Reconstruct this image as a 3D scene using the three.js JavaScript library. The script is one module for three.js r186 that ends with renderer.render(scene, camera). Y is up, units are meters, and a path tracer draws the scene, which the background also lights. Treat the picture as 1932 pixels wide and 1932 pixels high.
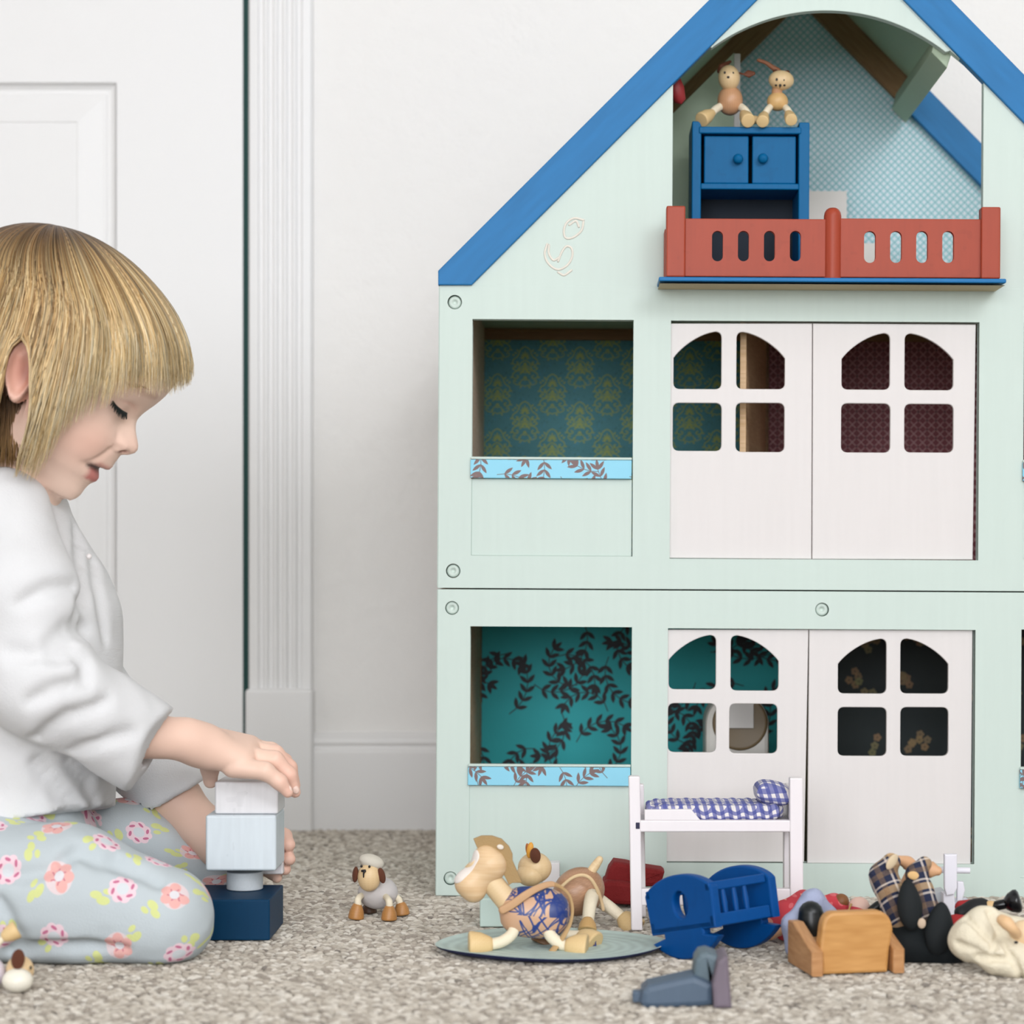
import * as THREE from 'three';
import { RoundedBoxGeometry } from 'three/addons/geometries/RoundedBoxGeometry.js';
import { mergeGeometries, mergeVertices, toCreasedNormals } from 'three/addons/utils/BufferGeometryUtils.js';
import { RectAreaLightUniformsLib } from 'three/addons/lights/RectAreaLightUniformsLib.js';

// ───────────────────────── camera, lights, exposure ─────────────────────────
const F = 4350, CX = 1100, CY = 1040, H = 0.292;      // focal length and lens centre in pixels of the 1932 frame, camera height
const scene = new THREE.Scene();
const camera = new THREE.PerspectiveCamera(2 * Math.atan(966 / F) * 180 / Math.PI, 1, 0.05, 50);
camera.position.set(0, H, 0);
camera.lookAt(0, H, -1);
camera.setViewOffset(1932, 1932, 966 - CX, 966 - CY, 1932, 1932);
camera.focus = 1.84;
camera.userData.fStop = 7;
scene.background = new THREE.Color(0.75, 0.85, 1.0);
RectAreaLightUniformsLib.init();
function areaLight(color, intensity, w, h, at, to) {
  const l = new THREE.RectAreaLight(color, intensity, w, h);
  l.position.set(...at); l.lookAt(...to); l.castShadow = true; scene.add(l); return l;
}
areaLight(0xf7faff, 11.5, 2.0, 1.4, [1.75, 2.5, 2.5], [0.2, 0.5, -2.1]);        // unseen high window behind the camera, lighting from the upper right
areaLight(0xf7faff, 8.8, 2.4, 1.5, [-0.3, 0.98, 2.5], [-0.15, 0.1, -2.2]);        // added front fill, built as a low wide window behind the camera
areaLight(0xfffcf8, 0.5, 1.1, 1.1, [0.1, 3.22, 0.6], [0.1, 0, 0.59]);            // added fill from a lamp panel on the unseen ceiling
const renderer = new THREE.WebGLRenderer();
renderer.toneMapping = THREE.LinearToneMapping;
renderer.toneMappingExposure = 0.87;
renderer.shadowMap.enabled = true;

// ───────────────────────── helpers ─────────────────────────
const V = (x, y, z) => new THREE.Vector3(x, y, z);
let seed = 7;
function rnd() { seed |= 0; seed = seed + 0x6D2B79F5 | 0; let t = Math.imul(seed ^ seed >>> 15, 1 | seed); t = t + Math.imul(t ^ t >>> 7, 61 | t) ^ t; return ((t ^ t >>> 14) >>> 0) / 4294967296; }
const rr = (a, b) => a + (b - a) * rnd();
const P = (px, py, D) => V((px - CX) * D / F, H - (py - CY) * D / F, -D);          // a point of the place at distance D
const floorD = py => F * H / (py - CY);                                            // distance of the carpet at that height of the picture
const M = D => D / F;                                                              // metres per pixel at distance D
const clamp = (x, a, b) => Math.min(b, Math.max(a, x));
const lerp = (a, b, t) => a + (b - a) * t;
const smooth = (a, b, x) => { const t = clamp((x - a) / (b - a), 0, 1); return t * t * (3 - 2 * t); };

const names = {};
function numbered(n) { names[n] = (names[n] ?? -1) + 1; return names[n] ? n + '_' + String(names[n]).padStart(3, '0') : n; }
function thing(name, label, category, at = V(0, 0, 0), group) {
  const o = new THREE.Group(); o.name = numbered(name); o.position.copy(at); scene.add(o);
  o.userData = { label, category }; if (group) o.userData.group = group;
  return o;
}
function mesh(name, geo, m) { const o = new THREE.Mesh(geo, m); o.name = name; o.castShadow = o.receiveShadow = true; return o; }
function origin(o) { const p = V(0, 0, 0); for (let q = o; q && q !== scene; q = q.parent) p.add(q.position); return p; }
function part(parent, name, geo, m, label) {                                       // geometry given in the place's own metres
  const p = origin(parent); geo = geo.clone(); geo.translate(-p.x, -p.y, -p.z);
  const o = mesh(name, geo, m); parent.add(o); if (label) o.userData.label = label; return o;
}
function lone(name, label, category, geo, m, group) {                              // a thing that is one mesh
  geo.computeBoundingBox(); const b = geo.boundingBox, at = V((b.min.x + b.max.x) / 2, b.min.y, (b.min.z + b.max.z) / 2);
  geo.translate(-at.x, -at.y, -at.z);
  const o = mesh(numbered(name), geo, m); o.position.copy(at); o.userData = { label, category }; if (group) o.userData.group = group; scene.add(o); return o;
}
function struct(name, geo, m, parent) { const o = mesh(name, geo, m); (parent || scene).add(o); if (!parent) o.userData = { kind: 'structure' }; return o; }

function strip(g) { g = g.index ? g.toNonIndexed() : g; for (const k of Object.keys(g.attributes)) if (!['position', 'normal', 'uv'].includes(k)) g.deleteAttribute(k); return g; }
function boxUV(g) {                                                                 // uv in metres from the side a face looks to
  g = strip(g); if (!g.attributes.normal) g.computeVertexNormals();
  const p = g.attributes.position, uv = new Float32Array(p.count * 2), a = V(), b = V(), c = V(), n = V();
  for (let i = 0; i < p.count; i += 3) {
    a.fromBufferAttribute(p, i); b.fromBufferAttribute(p, i + 1); c.fromBufferAttribute(p, i + 2);
    n.copy(b).sub(a).cross(c.clone().sub(a)); const x = Math.abs(n.x), y = Math.abs(n.y), z = Math.abs(n.z);
    [a, b, c].forEach((q, k) => { uv[(i + k) * 2] = x > y && x > z ? q.z : q.x; uv[(i + k) * 2 + 1] = y >= x && y > z ? q.z : q.y; });
  }
  g.setAttribute('uv', new THREE.BufferAttribute(uv, 2)); return g;
}
const merge = (...gs) => mergeGeometries(gs.flat().map(strip));
function rbox(w, h, d, r = 0.001, x = 0, y = 0, z = 0) { const g = new RoundedBoxGeometry(w, h, d, 2, Math.min(r, w / 2.1, h / 2.1, d / 2.1)); g.translate(x, y, z); return boxUV(g); }
// a board between pixel limits, its front at distance D, going back by depth
function pbox(x0, y0, x1, y1, D, depth, r = 0.0012) {
  const a = P(x0, y0, D), b = P(x1, y1, D); return rbox(b.x - a.x, a.y - b.y, depth, r, (a.x + b.x) / 2, (a.y + b.y) / 2, -D - depth / 2);
}
function xform(g, at, rx = 0, ry = 0, rz = 0) { g.applyMatrix4(new THREE.Matrix4().makeRotationFromEuler(new THREE.Euler(rx, ry, rz))); g.translate(at.x, at.y, at.z); return g; }
function shapeOf(pts) { const s = new THREE.Shape(); pts.forEach((p, i) => i ? s.lineTo(p[0], p[1]) : s.moveTo(p[0], p[1])); s.closePath(); return s; }
function extr(shape, depth, bevel = 0.0008, curve = 14) {                            // front face at z = 0, body behind it
  const g = new THREE.ExtrudeGeometry(shape, { depth: Math.max(depth - 2 * bevel, 1e-4), bevelEnabled: bevel > 0, bevelSize: bevel, bevelThickness: bevel, bevelOffset: -bevel, bevelSegments: 2, curveSegments: curve });
  g.translate(0, 0, -depth + bevel); return boxUV(g);
}
function pextr(pts, D, depth, bevel = 0.0012) { const g = extr(shapeOf(pts.map(([x, y]) => { const p = P(x, y, D); return [p.x, p.y]; })), depth, bevel); g.translate(0, 0, -D); return g; }
function ell(at, rx, ry, rz, rot = [0, 0, 0], seg = 28) {
  const g = new THREE.SphereGeometry(1, seg, Math.round(seg * 0.7)); g.scale(rx, ry, rz); return strip(xform(g, at, ...rot));
}
// ellipsoid given by a pixel, a distance and pixel radii
const pell = (x, y, D, rx, ry, rz = rx, rot, seg) => ell(P(x, y, D), rx * M(D), ry * M(D), rz * M(D), rot, seg);
// a tube through points with its own radius at each, rounded ends
function limb(pts, radii, n = 24, sides = 10, flat = 1, up = null) {
  const curve = new THREE.CatmullRomCurve3(pts, false, 'centripetal'), k = pts.length - 1, pos = [], nor = [], uv = [], idx = [];
  let prev = up ? up.clone() : null; const rings = [];
  const rad = t => { const f = clamp(t * k, 0, k - 1e-6), i = Math.floor(f); return lerp(radii[i] ?? radii[radii.length - 1], radii[i + 1] ?? radii[radii.length - 1], f - i); };
  const len = curve.getLength();
  for (let i = 0; i <= n; i++) rings.push([i / n, 1, 0]);
  const r0 = rad(0), r1 = rad(1), head = [], tail = [];
  for (const a of [80, 55, 30]) { head.push([0, Math.cos(a * Math.PI / 180), -Math.sin(a * Math.PI / 180) * r0]); tail.unshift([1, Math.cos(a * Math.PI / 180), Math.sin(a * Math.PI / 180) * r1]); }
  const all = [...head, ...rings, ...tail];
  all.forEach(([t, s, off], j) => {
    const p = curve.getPoint(t), T = curve.getTangent(t).normalize();
    if (!prev) prev = Math.abs(T.z) < 0.9 ? V(0, 0, 1) : V(0, 1, 0);
    const N = prev.clone().addScaledVector(T, -prev.dot(T)).normalize(), B = T.clone().cross(N); prev = N;
    const r = rad(t) * s; p.addScaledVector(T, off);
    for (let q = 0; q <= sides; q++) {
      const a = q / sides * 2 * Math.PI, d = N.clone().multiplyScalar(Math.cos(a) * flat).addScaledVector(B, Math.sin(a));
      pos.push(p.x + d.x * r, p.y + d.y * r, p.z + d.z * r);
      const nn = N.clone().multiplyScalar(Math.cos(a) / flat).addScaledVector(B, Math.sin(a)).normalize(); if (off) nn.multiplyScalar(s).addScaledVector(T, Math.sign(off) * Math.sqrt(1 - s * s));
      nor.push(nn.x, nn.y, nn.z); uv.push(q / sides * 2 * Math.PI * rad(t), t * len);
      if (j && q < sides) { const c = j * (sides + 1) + q, d0 = c - sides - 1; idx.push(d0, c, d0 + 1, d0 + 1, c, c + 1); }
    }
  });
  const g = new THREE.BufferGeometry(); g.setAttribute('position', new THREE.Float32BufferAttribute(pos, 3)); g.setAttribute('normal', new THREE.Float32BufferAttribute(nor, 3)); g.setAttribute('uv', new THREE.Float32BufferAttribute(uv, 2)); g.setIndex(idx.map((v, i) => i % 3 === 1 ? idx[i + 1] : i % 3 === 2 ? idx[i - 1] : v));
  return strip(g);
}
// turned wood: profile of [along, radius] about the axis from a towards b
function turned(a, b, profile, seg = 28) {
  const g = new THREE.LatheGeometry(profile.map(([y, r]) => new THREE.Vector2(r, y)), seg), d = b.clone().sub(a).normalize();
  g.applyQuaternion(new THREE.Quaternion().setFromUnitVectors(V(0, 1, 0), d)); g.translate(a.x, a.y, a.z); return strip(g);
}
// a little hoof: flat sole at b, narrow top at a
function hoof(a, b, r) { const L = a.distanceTo(b); return turned(b, a, [[0, 0], [0, r * 0.85], [0.04 * L, r * 0.97], [0.12 * L, r], [0.5 * L, r * 0.9], [0.85 * L, r * 0.62], [0.97 * L, r * 0.48], [L, r * 0.3], [L, 0]]); }

// ── meshing of rounded fields (distances joined with a smooth minimum) by surface nets ──
function nets(f, lo, hi, cell, uvOf, colorOf) {
  const n = [0, 1, 2].map(i => Math.ceil((hi.getComponent(i) - lo.getComponent(i)) / cell) + 1), [nx, ny, nz] = n;
  const val = new Float32Array(nx * ny * nz);
  for (let k = 0, i = 0; k < nz; k++) for (let j = 0; j < ny; j++) for (let q = 0; q < nx; q++, i++) {
    let d = f(lo.x + q * cell, lo.y + j * cell, lo.z + k * cell);
    if (q === 0 || j === 0 || k === 0 || q === nx - 1 || j === ny - 1 || k === nz - 1) d = Math.max(d, cell * 0.3);
    val[i] = d;
  }
  const vid = new Int32Array(nx * ny * nz).fill(-1), pos = [], idx = [], st = [1, nx, nx * ny];
  const corner = []; for (let c = 0; c < 8; c++) corner.push((c & 1) + (c >> 1 & 1) * st[1] + (c >> 2) * st[2]);
  const edges = []; for (let a = 0; a < 8; a++) for (const b of [1, 2, 4]) if (!(a & b)) edges.push([a, a | b]);
  for (let k = 0; k < nz - 1; k++) for (let j = 0; j < ny - 1; j++) for (let q = 0; q < nx - 1; q++) {
    const i = q + j * st[1] + k * st[2]; let m = 0; for (let c = 0; c < 8; c++) if (val[i + corner[c]] < 0) m |= 1 << c;
    if (m === 0 || m === 255) continue;
    let x = 0, y = 0, z = 0, e = 0;
    for (const [a, b] of edges) { const va = val[i + corner[a]], vb = val[i + corner[b]]; if ((va < 0) === (vb < 0)) continue;
      const t = va / (va - vb); e++; x += (a & 1) + t * ((b & 1) - (a & 1)); y += (a >> 1 & 1) + t * ((b >> 1 & 1) - (a >> 1 & 1)); z += (a >> 2) + t * ((b >> 2) - (a >> 2)); }
    vid[i] = pos.length / 3; pos.push(lo.x + (q + x / e) * cell, lo.y + (j + y / e) * cell, lo.z + (k + z / e) * cell);
  }
  for (let k = 1; k < nz - 1; k++) for (let j = 1; j < ny - 1; j++) for (let q = 1; q < nx - 1; q++) {
    const i = q + j * st[1] + k * st[2];
    for (let ax = 0; ax < 3; ax++) { const u = st[(ax + 1) % 3], v = st[(ax + 2) % 3], a = val[i] < 0, b = val[i + st[ax]] < 0; if (a === b) continue;
      const A = vid[i], B = vid[i - u], C = vid[i - u - v], E = vid[i - v]; if (A < 0 || B < 0 || C < 0 || E < 0) continue;
      if (a) idx.push(A, B, C, A, C, E); else idx.push(A, C, B, A, E, C); }
  }
  const N = pos.length / 3, nor = new Float32Array(N * 3), h = cell * 0.6;
  for (let i = 0; i < N; i++) { const x = pos[3 * i], y = pos[3 * i + 1], z = pos[3 * i + 2];
    const g = V(f(x + h, y, z) - f(x - h, y, z), f(x, y + h, z) - f(x, y - h, z), f(x, y, z + h) - f(x, y, z - h)).normalize(); g.toArray(nor, 3 * i); }
  const g = new THREE.BufferGeometry(); g.setAttribute('position', new THREE.Float32BufferAttribute(pos, 3)); g.setAttribute('normal', new THREE.BufferAttribute(nor, 3));
  const uv = new Float32Array(N * 2); if (uvOf) for (let i = 0; i < N; i++) { const [a, b] = uvOf(pos[3 * i], pos[3 * i + 1], pos[3 * i + 2]); uv[2 * i] = a; uv[2 * i + 1] = b; } else for (let i = 0; i < N; i++) { uv[2 * i] = pos[3 * i]; uv[2 * i + 1] = pos[3 * i + 1]; }
  g.setAttribute('uv', new THREE.BufferAttribute(uv, 2));
  if (colorOf) { const c = new Float32Array(N * 3); for (let i = 0; i < N; i++) colorOf(pos[3 * i], pos[3 * i + 1], pos[3 * i + 2]).toArray(c, 3 * i); g.setAttribute('color', new THREE.BufferAttribute(c, 3)); }
  g.setIndex(idx); return g;
}
const smin = (a, b, k) => { const h = Math.max(k - Math.abs(a - b), 0) / k; return Math.min(a, b) - h * h * k * 0.25; };
const smax = (a, b, k) => -smin(-a, -b, k);
function capsule(a, b, ra, rb, zs = 1) {                                             // tapered; zs squeezes the measure across (z)
  const dx = b.x - a.x, dy = b.y - a.y, dz = (b.z - a.z) * zs, L = dx * dx + dy * dy + dz * dz || 1e-9;
  return (x, y, z) => { const px = x - a.x, py = y - a.y, pz = (z - a.z) * zs, t = clamp((px * dx + py * dy + pz * dz) / L, 0, 1);
    const ex = px - t * dx, ey = py - t * dy, ez = pz - t * dz; return Math.sqrt(ex * ex + ey * ey + ez * ez) - (ra + (rb - ra) * t); };
}
const pcap = (x0, y0, D0, r0, x1, y1, D1, r1, zs) => capsule(P(x0, y0, D0), P(x1, y1, D1), r0 * M(D0), r1 * M(D1), zs);
function ellField(c, rx, ry, rz) { return (x, y, z) => { const a = (x - c.x) / rx, b = (y - c.y) / ry, e = (z - c.z) / rz, k0 = Math.sqrt(a * a + b * b + e * e), k1 = Math.sqrt(a * a / rx / rx + b * b / ry / ry + e * e / rz / rz); return k0 < 1e-6 ? -Math.min(rx, ry, rz) : k0 * (k0 - 1) / k1; }; }
const blend = (k, ...fs) => (x, y, z) => { let d = fs[0](x, y, z); for (let i = 1; i < fs.length; i++) d = smin(d, fs[i](x, y, z), k); return d; };
// smooth value noise
function hash(x, y, z) { let h = Math.imul(x, 374761393) + Math.imul(y, 668265263) + Math.imul(z, 2147483647 ^ 0x5bd1e995) | 0; h = Math.imul(h ^ h >>> 13, 1274126177); return ((h ^ h >>> 16) >>> 0) / 4294967296; }
function noise(x, y, z) { const i = Math.floor(x), j = Math.floor(y), k = Math.floor(z), s = t => t * t * (3 - 2 * t), u = s(x - i), v = s(y - j), w = s(z - k);
  const g = (a, b, c) => hash(i + a, j + b, k + c);
  return lerp(lerp(lerp(g(0, 0, 0), g(1, 0, 0), u), lerp(g(0, 1, 0), g(1, 1, 0), u), v), lerp(lerp(g(0, 0, 1), g(1, 0, 1), u), lerp(g(0, 1, 1), g(1, 1, 1), u), v), w) * 2 - 1; }

// ── textures ──
function canvasTex(w, h, sizeX, sizeY, draw, srgb = true) {
  const c = document.createElement('canvas'); c.width = w; c.height = h; const g = c.getContext('2d'); draw(g, w, h);
  const t = new THREE.CanvasTexture(c); t.wrapS = t.wrapT = THREE.RepeatWrapping; if (srgb) t.colorSpace = THREE.SRGBColorSpace; t.repeat.set(1 / sizeX, 1 / sizeY); return t;
}
function dataTex(n, size, fn, srgb = false, sizeY = size) {
  const d = new Uint8Array(n * n * 4); for (let j = 0; j < n; j++) for (let i = 0; i < n; i++) { const c = fn(i / n, j / n); for (let k = 0; k < 3; k++) d[(j * n + i) * 4 + k] = clamp(c[k] ?? c[0], 0, 1) * 255; d[(j * n + i) * 4 + 3] = 255; }
  const t = new THREE.DataTexture(d, n, n); t.wrapS = t.wrapT = THREE.RepeatWrapping; t.magFilter = t.minFilter = THREE.LinearFilter; t.repeat.set(1 / size, 1 / sizeY); if (srgb) t.colorSpace = THREE.SRGBColorSpace; t.needsUpdate = true; return t;
}
const tn = (u, v, fx, fy, s) => { // tiling noise
  const x = u * fx, y = v * fy, i = Math.floor(x), j = Math.floor(y), q = t => t * t * (3 - 2 * t), a = q(x - i), b = q(y - j), g = (p, r) => hash((i + p) % fx, (j + r) % fy, s);
  return lerp(lerp(g(0, 0), g(1, 0), a), lerp(g(0, 1), g(1, 1), a), b); };
const brushed = (sx, sy, amt, sd) => dataTex(256, 0.25, (u, v) => { const s = tn(u, v, sx, sy, sd) * 0.5 + tn(u, v, sx * 2, sy * 2, sd + 1) * 0.3 + tn(u, v, 6, 6, sd + 2) * 0.2; return [1 - amt * s]; });
const paintV = brushed(70, 4, 0.035, 1), paintH = brushed(4, 60, 0.12, 4), paintBlue = brushed(8, 60, 0.22, 9), fine = dataTex(256, 0.06, (u, v) => [0.5 * tn(u, v, 64, 64, 3) + 0.5 * tn(u, v, 128, 128, 5)]);
const worn = dataTex(256, 0.14, (u, v) => { const s = tn(u, v, 40, 5, 21) * 0.6 + tn(u, v, 90, 10, 22) * 0.4, w = tn(u, v, 30, 30, 23) * 0.6 + tn(u, v, 7, 7, 24) * 0.4; const k = 1 - 0.1 * s - (w > 0.78 ? 0.06 : 0); return [k]; });
const peel = dataTex(512, 0.35, (u, v) => [0.5 * tn(u, v, 24, 24, 31) + 0.32 * tn(u, v, 60, 60, 32) + 0.18 * tn(u, v, 130, 130, 33)]);
const grainTex = (c0, c1, sd, sx = 3, sy = 46) => { const a = new THREE.Color(c0), b = new THREE.Color(c1); const A = a.clone().convertLinearToSRGB(), B = b.clone().convertLinearToSRGB();
  return dataTex(256, 0.06, (u, v) => { const w = v + 0.03 * tn(u, v, 3, 3, sd + 7), s = clamp(0.6 * tn(u, w % 1, sx, sy, sd) + 0.3 * tn(u, w % 1, sx * 2, sy * 2, sd + 1) + 0.25 * tn(u, v, 3, 5, sd + 2) - 0.08, 0, 1); return [lerp(A.r, B.r, s), lerp(A.g, B.g, s), lerp(A.b, B.b, s)]; }, true); };
function mat(color, roughness = 0.6, o = {}) { return new THREE.MeshStandardMaterial({ color, roughness, ...o }); }
const gloss = (color, roughness, spec, o = {}) => new THREE.MeshPhysicalMaterial({ color, roughness, specularIntensity: spec, ...o });
const bump = (t, s) => ({ bumpMap: t, bumpScale: s });
// ───────────────────────── materials ─────────────────────────
const C = (r, g, b) => new THREE.Color(`rgb(${r},${g},${b})`);
const mWall = mat(C(242, 240, 237), 0.75, bump(peel, 0.0009));
const mTrim = mat(C(238, 237, 236), 0.45);
const mCeil = mat(C(196, 195, 192), 0.9);  // unseen ceiling, greyed to lessen its bounce on the upper walls
const mFloor = mat(C(118, 110, 101), 1);  // dark base: shade between the carpet loops put into the floor colour
const mMint = mat(C(208, 223, 215), 0.55, { map: paintV, ...bump(paintV, 0.0004) });
const mMintInShade = mat(C(184, 202, 176), 0.6, { map: paintV });  // same mint, darker to put the shade of the interior into it
const mWhiteDoor = mat(C(228, 223, 221), 0.5, { map: paintV, ...bump(paintV, 0.0005) });
const mRoof = gloss(C(34, 122, 184), 0.45, 0.5, { map: paintBlue, ...bump(paintBlue, 0.0004) });
const mRed = gloss(C(170, 70, 46), 0.42, 0.6, { map: worn });
const mBlueWood = gloss(C(0, 102, 156), 0.5, 0.4, { map: worn, ...bump(worn, 0.0003) });
const mDarkGap = mat(C(22, 62, 58), 0.8);
const mBareWood = mat('#ffffff', 0.6, { map: grainTex('#e2c29a', '#c9a276', 41) });
const mLitPinkWood = mat('#ffffff', 0.6, { map: grainTex('#f2dcc8', '#e0c2a8', 45) });  // pinkish wood, lightened further for the light falling on that inner wall
const mBareDark = mat('#ffffff', 0.65, { map: grainTex('#9a7852', '#7b5a38', 43) });

// ───────────────────────── the room ─────────────────────────
const Zw = -2.436, X0 = -2.6, X1 = 3.0, Zf = 2.6, CH = 3.3;
const slab = (w, h, d, x, y, z) => { const g = new THREE.BoxGeometry(w, h, d); g.translate(x, y, z); return boxUV(g); };
struct('floor', slab(X1 - X0 + 0.4, 0.1, Zf - Zw + 0.4, 0, -0.0545, (Zf + Zw) / 2), mFloor);
struct('wall_back', slab(X1 - X0 + 0.4, CH, 0.12, 0, CH / 2, Zw - 0.06), mWall);
struct('wall_left', slab(0.12, CH, Zf - Zw, X0 - 0.06, CH / 2, (Zf + Zw) / 2), mWall);
struct('wall_right', slab(0.12, CH, Zf - Zw, X1 + 0.06, CH / 2, (Zf + Zw) / 2), mWall);
struct('ceiling', slab(X1 - X0 + 0.4, 0.1, Zf - Zw + 0.4, 0, CH + 0.05, (Zf + Zw) / 2), mCeil);
{ // front wall, behind the camera, with the unseen high window and the added fill window
  const s = shapeOf([[X0 - 0.1, 0], [X1 + 0.1, 0], [X1 + 0.1, CH], [X0 - 0.1, CH]]), wx0 = 0.7, wx1 = 2.8, wy0 = 1.78, wy1 = 3.22;
  s.holes.push(shapeOf([[wx0, wy0], [wx0, wy1], [wx1, wy1], [wx1, wy0]]));
  s.holes.push(shapeOf([[-1.5, 0.18], [-1.5, 1.75], [0.6, 1.75], [0.6, 0.18]].map(([x, y]) => [x < 0 ? -1.55 : 0.68, y])));
  const g = extr(s, 0.12, 0); g.translate(0, 0, Zf + 0.12); struct('wall_front', g, mWall);
  { const w2 = new THREE.Group(); w2.name = 'added_window_2'; w2.userData = { kind: 'structure' }; scene.add(w2); struct('unseen_window_frame', merge([[-1.55, 0.18, -1.48, 1.75], [0.61, 0.18, 0.68, 1.75], [-1.55, 0.18, 0.68, 0.24], [-1.55, 1.69, 0.68, 1.75], [-0.46, 0.2, -0.41, 1.7]].map(([a, b, c, d]) => slab(c - a, d - b, 0.05, (a + c) / 2, (b + d) / 2, Zf + 0.06))), mTrim, w2); struct('unseen_window_pane', slab(2.15, 1.48, 0.006, -0.435, 0.965, Zf + 0.09), mat('#ffffff', 0.5, { emissive: 0xfbfcff, emissiveIntensity: 1 }), w2); }  // added window, its glowing pane there for front fill
  const w = new THREE.Group(); w.name = 'unseen_window_1'; w.userData = { kind: 'structure' }; scene.add(w);  // out of view; glowing pane that goes with the upper right light
  const fr = [[wx0 + 0.02, wy0, wx0 + 0.06, wy1], [wx1 - 0.06, wy0, wx1 - 0.02, wy1], [wx0, wy0, wx1, wy0 + 0.05], [wx0, wy1 - 0.05, wx1, wy1], [1.73, wy0, 1.77, wy1]];
  struct('unseen_window_frame', merge(fr.map(([a, b, c, d]) => slab(c - a, d - b, 0.05, (a + c) / 2, (b + d) / 2, Zf + 0.06))), mTrim, w);
  struct('unseen_window_pane', slab(wx1 - wx0 - 0.04, wy1 - wy0 - 0.04, 0.006, 1.75, (wy0 + wy1) / 2, Zf + 0.09), mat('#ffffff', 0.5, { emissive: 0xfff8f0, emissiveIntensity: 1.2 }), w);
}
{ const l = thing('added_ceiling_lamp', 'added flat square ceiling lamp panel glowing in the middle of the unseen grey ceiling', 'lamp', V(0.1, 3.24, 0.6));  // lamp added for fill light
  part(l, 'frame', rbox(1.2, 0.06, 1.2, 0.01, 0.1, 3.27, 0.6), mTrim);
  part(l, 'diffuser', rbox(1.12, 0.01, 1.12, 0.004, 0.1, 3.238, 0.6), mat('#ffffff', 0.5, { emissive: 0xfff6ea, emissiveIntensity: 1.2 })); }

{ // the white door at the left, with its moulded panel
  const Dd = 2.428, d = new THREE.Group(); d.name = 'door_1'; d.userData = { kind: 'structure' }; scene.add(d);
  const a = P(-900, 0, Dd), b = P(459, 0, Dd), top = 2.03;
  const L = P(-560, 0, Dd).x, R = P(218.5, 0, Dd).x, T = P(0, 157, Dd).y, B = P(0, 1118, Dd).y;
  const rects = [[L, B, R, T]]; const lowT = B - 0.04;
  const s = shapeOf([[a.x, 0.008], [b.x, 0.008], [b.x, top], [a.x, top]]);
  const h = shapeOf([[L, B], [L, T], [R, T], [R, B]]); s.holes.push(h);
  const g = extr(s, 0.035, 0.0015); g.translate(0, 0, -Dd); struct('door_leaf', g, mTrim, d);
  const rings = [[0, 0.0002], [0.002, -0.0035], [0.006, -0.006], [0.0095, -0.0062], [0.011, -0.0045], [0.015, -0.0045], [0.04, -0.0005], [0.0415, -0.0012]];
  const pos = []; const R4 = ([ins, z]) => [V(L + ins, B + ins, z - Dd), V(R - ins, B + ins, z - Dd), V(R - ins, T - ins, z - Dd), V(L + ins, T - ins, z - Dd)];
  const quad = (p, q, r, t) => [p, q, r, p, r, t].forEach(v => pos.push(v.x, v.y, v.z));
  for (let i = 0; i + 1 < rings.length; i++) { const o = R4(rings[i]), n = R4(rings[i + 1]); for (let k = 0; k < 4; k++) quad(o[k], o[(k + 1) % 4], n[(k + 1) % 4], n[k]); }
  const f = R4(rings[rings.length - 1]); quad(f[0], f[1], f[2], f[3]);
  const pg = new THREE.BufferGeometry(); pg.setAttribute('position', new THREE.Float32BufferAttribute(pos, 3)); pg.computeVertexNormals(); struct('door_panel', boxUV(pg), mTrim, d);
  struct('door_gap_strip', slab(M(Dd) * 16, 2.05, 0.01, P(463, 0, Dd).x, 1.025, -2.4335), mDarkGap, d);  // dark strip: shade of the gap beside the door put into colour
}
{ // fluted casing on its plinth block, and the baseboard
  const Dp = 2.4195, w = M(Dp), x0 = P(467, 0, Dp).x, x1 = P(588, 0, Dp).x, W = x1 - x0, prof = [[0, -0.02], [0, 0.008], [0.002, 0.011]];
  const n = 5, e = W * 0.13, fw = (W - 2 * e) / n; for (let i = 0; i < n; i++) { const c = e + (i + 0.5) * fw; prof.push([c - fw * 0.46, 0.0118]); for (let k = -3; k <= 3; k++) prof.push([c + fw * 0.36 * k / 3, 0.0118 - 0.0034 * Math.sqrt(Math.max(0, 1 - (k / 3) ** 2))]); prof.push([c + fw * 0.46, 0.0118]); }
  prof.push([W - 0.002, 0.011], [W, 0.008], [W, -0.02]);
  const yb = P(0, 1300, Dp).y, s = shapeOf(prof.map(([x, z]) => [x, -z]));
  const g = new THREE.ExtrudeGeometry(s, { depth: 2.09 - yb, bevelEnabled: false }); g.rotateX(-Math.PI / 2); g.translate(x0, yb, Zw + 0.0); 
  struct('trim_1', boxUV(g), mTrim);
  const a = P(463, 1300, Dp), b = P(591, 1565, Dp); struct('trim_2', rbox(b.x - a.x, a.y + 0.004, 0.034, 0.004, (a.x + b.x) / 2, (a.y - 0.004) / 2, Zw + 0.003), mTrim);
  const bh = P(0, 1383, 2.4214).y, bp = [[-0.01, -0.004], [0.0146, -0.004], [0.0146, bh - 0.021], [0.0135, bh - 0.018], [0.0118, bh - 0.0165], [0.0112, bh - 0.014], [0.0128, bh - 0.0105], [0.0118, bh - 0.006], [0.008, bh - 0.003], [0.0062, bh - 0.0012], [0.004, bh], [-0.01, bh]];
  const bg = new THREE.ExtrudeGeometry(shapeOf(bp.map(([z, y]) => [-z, y])), { depth: X1 - b.x, bevelEnabled: false }); bg.rotateY(Math.PI / 2); bg.translate(b.x, 0, Zw);
  struct('baseboard_back', boxUV(bg), mTrim);
}
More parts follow.
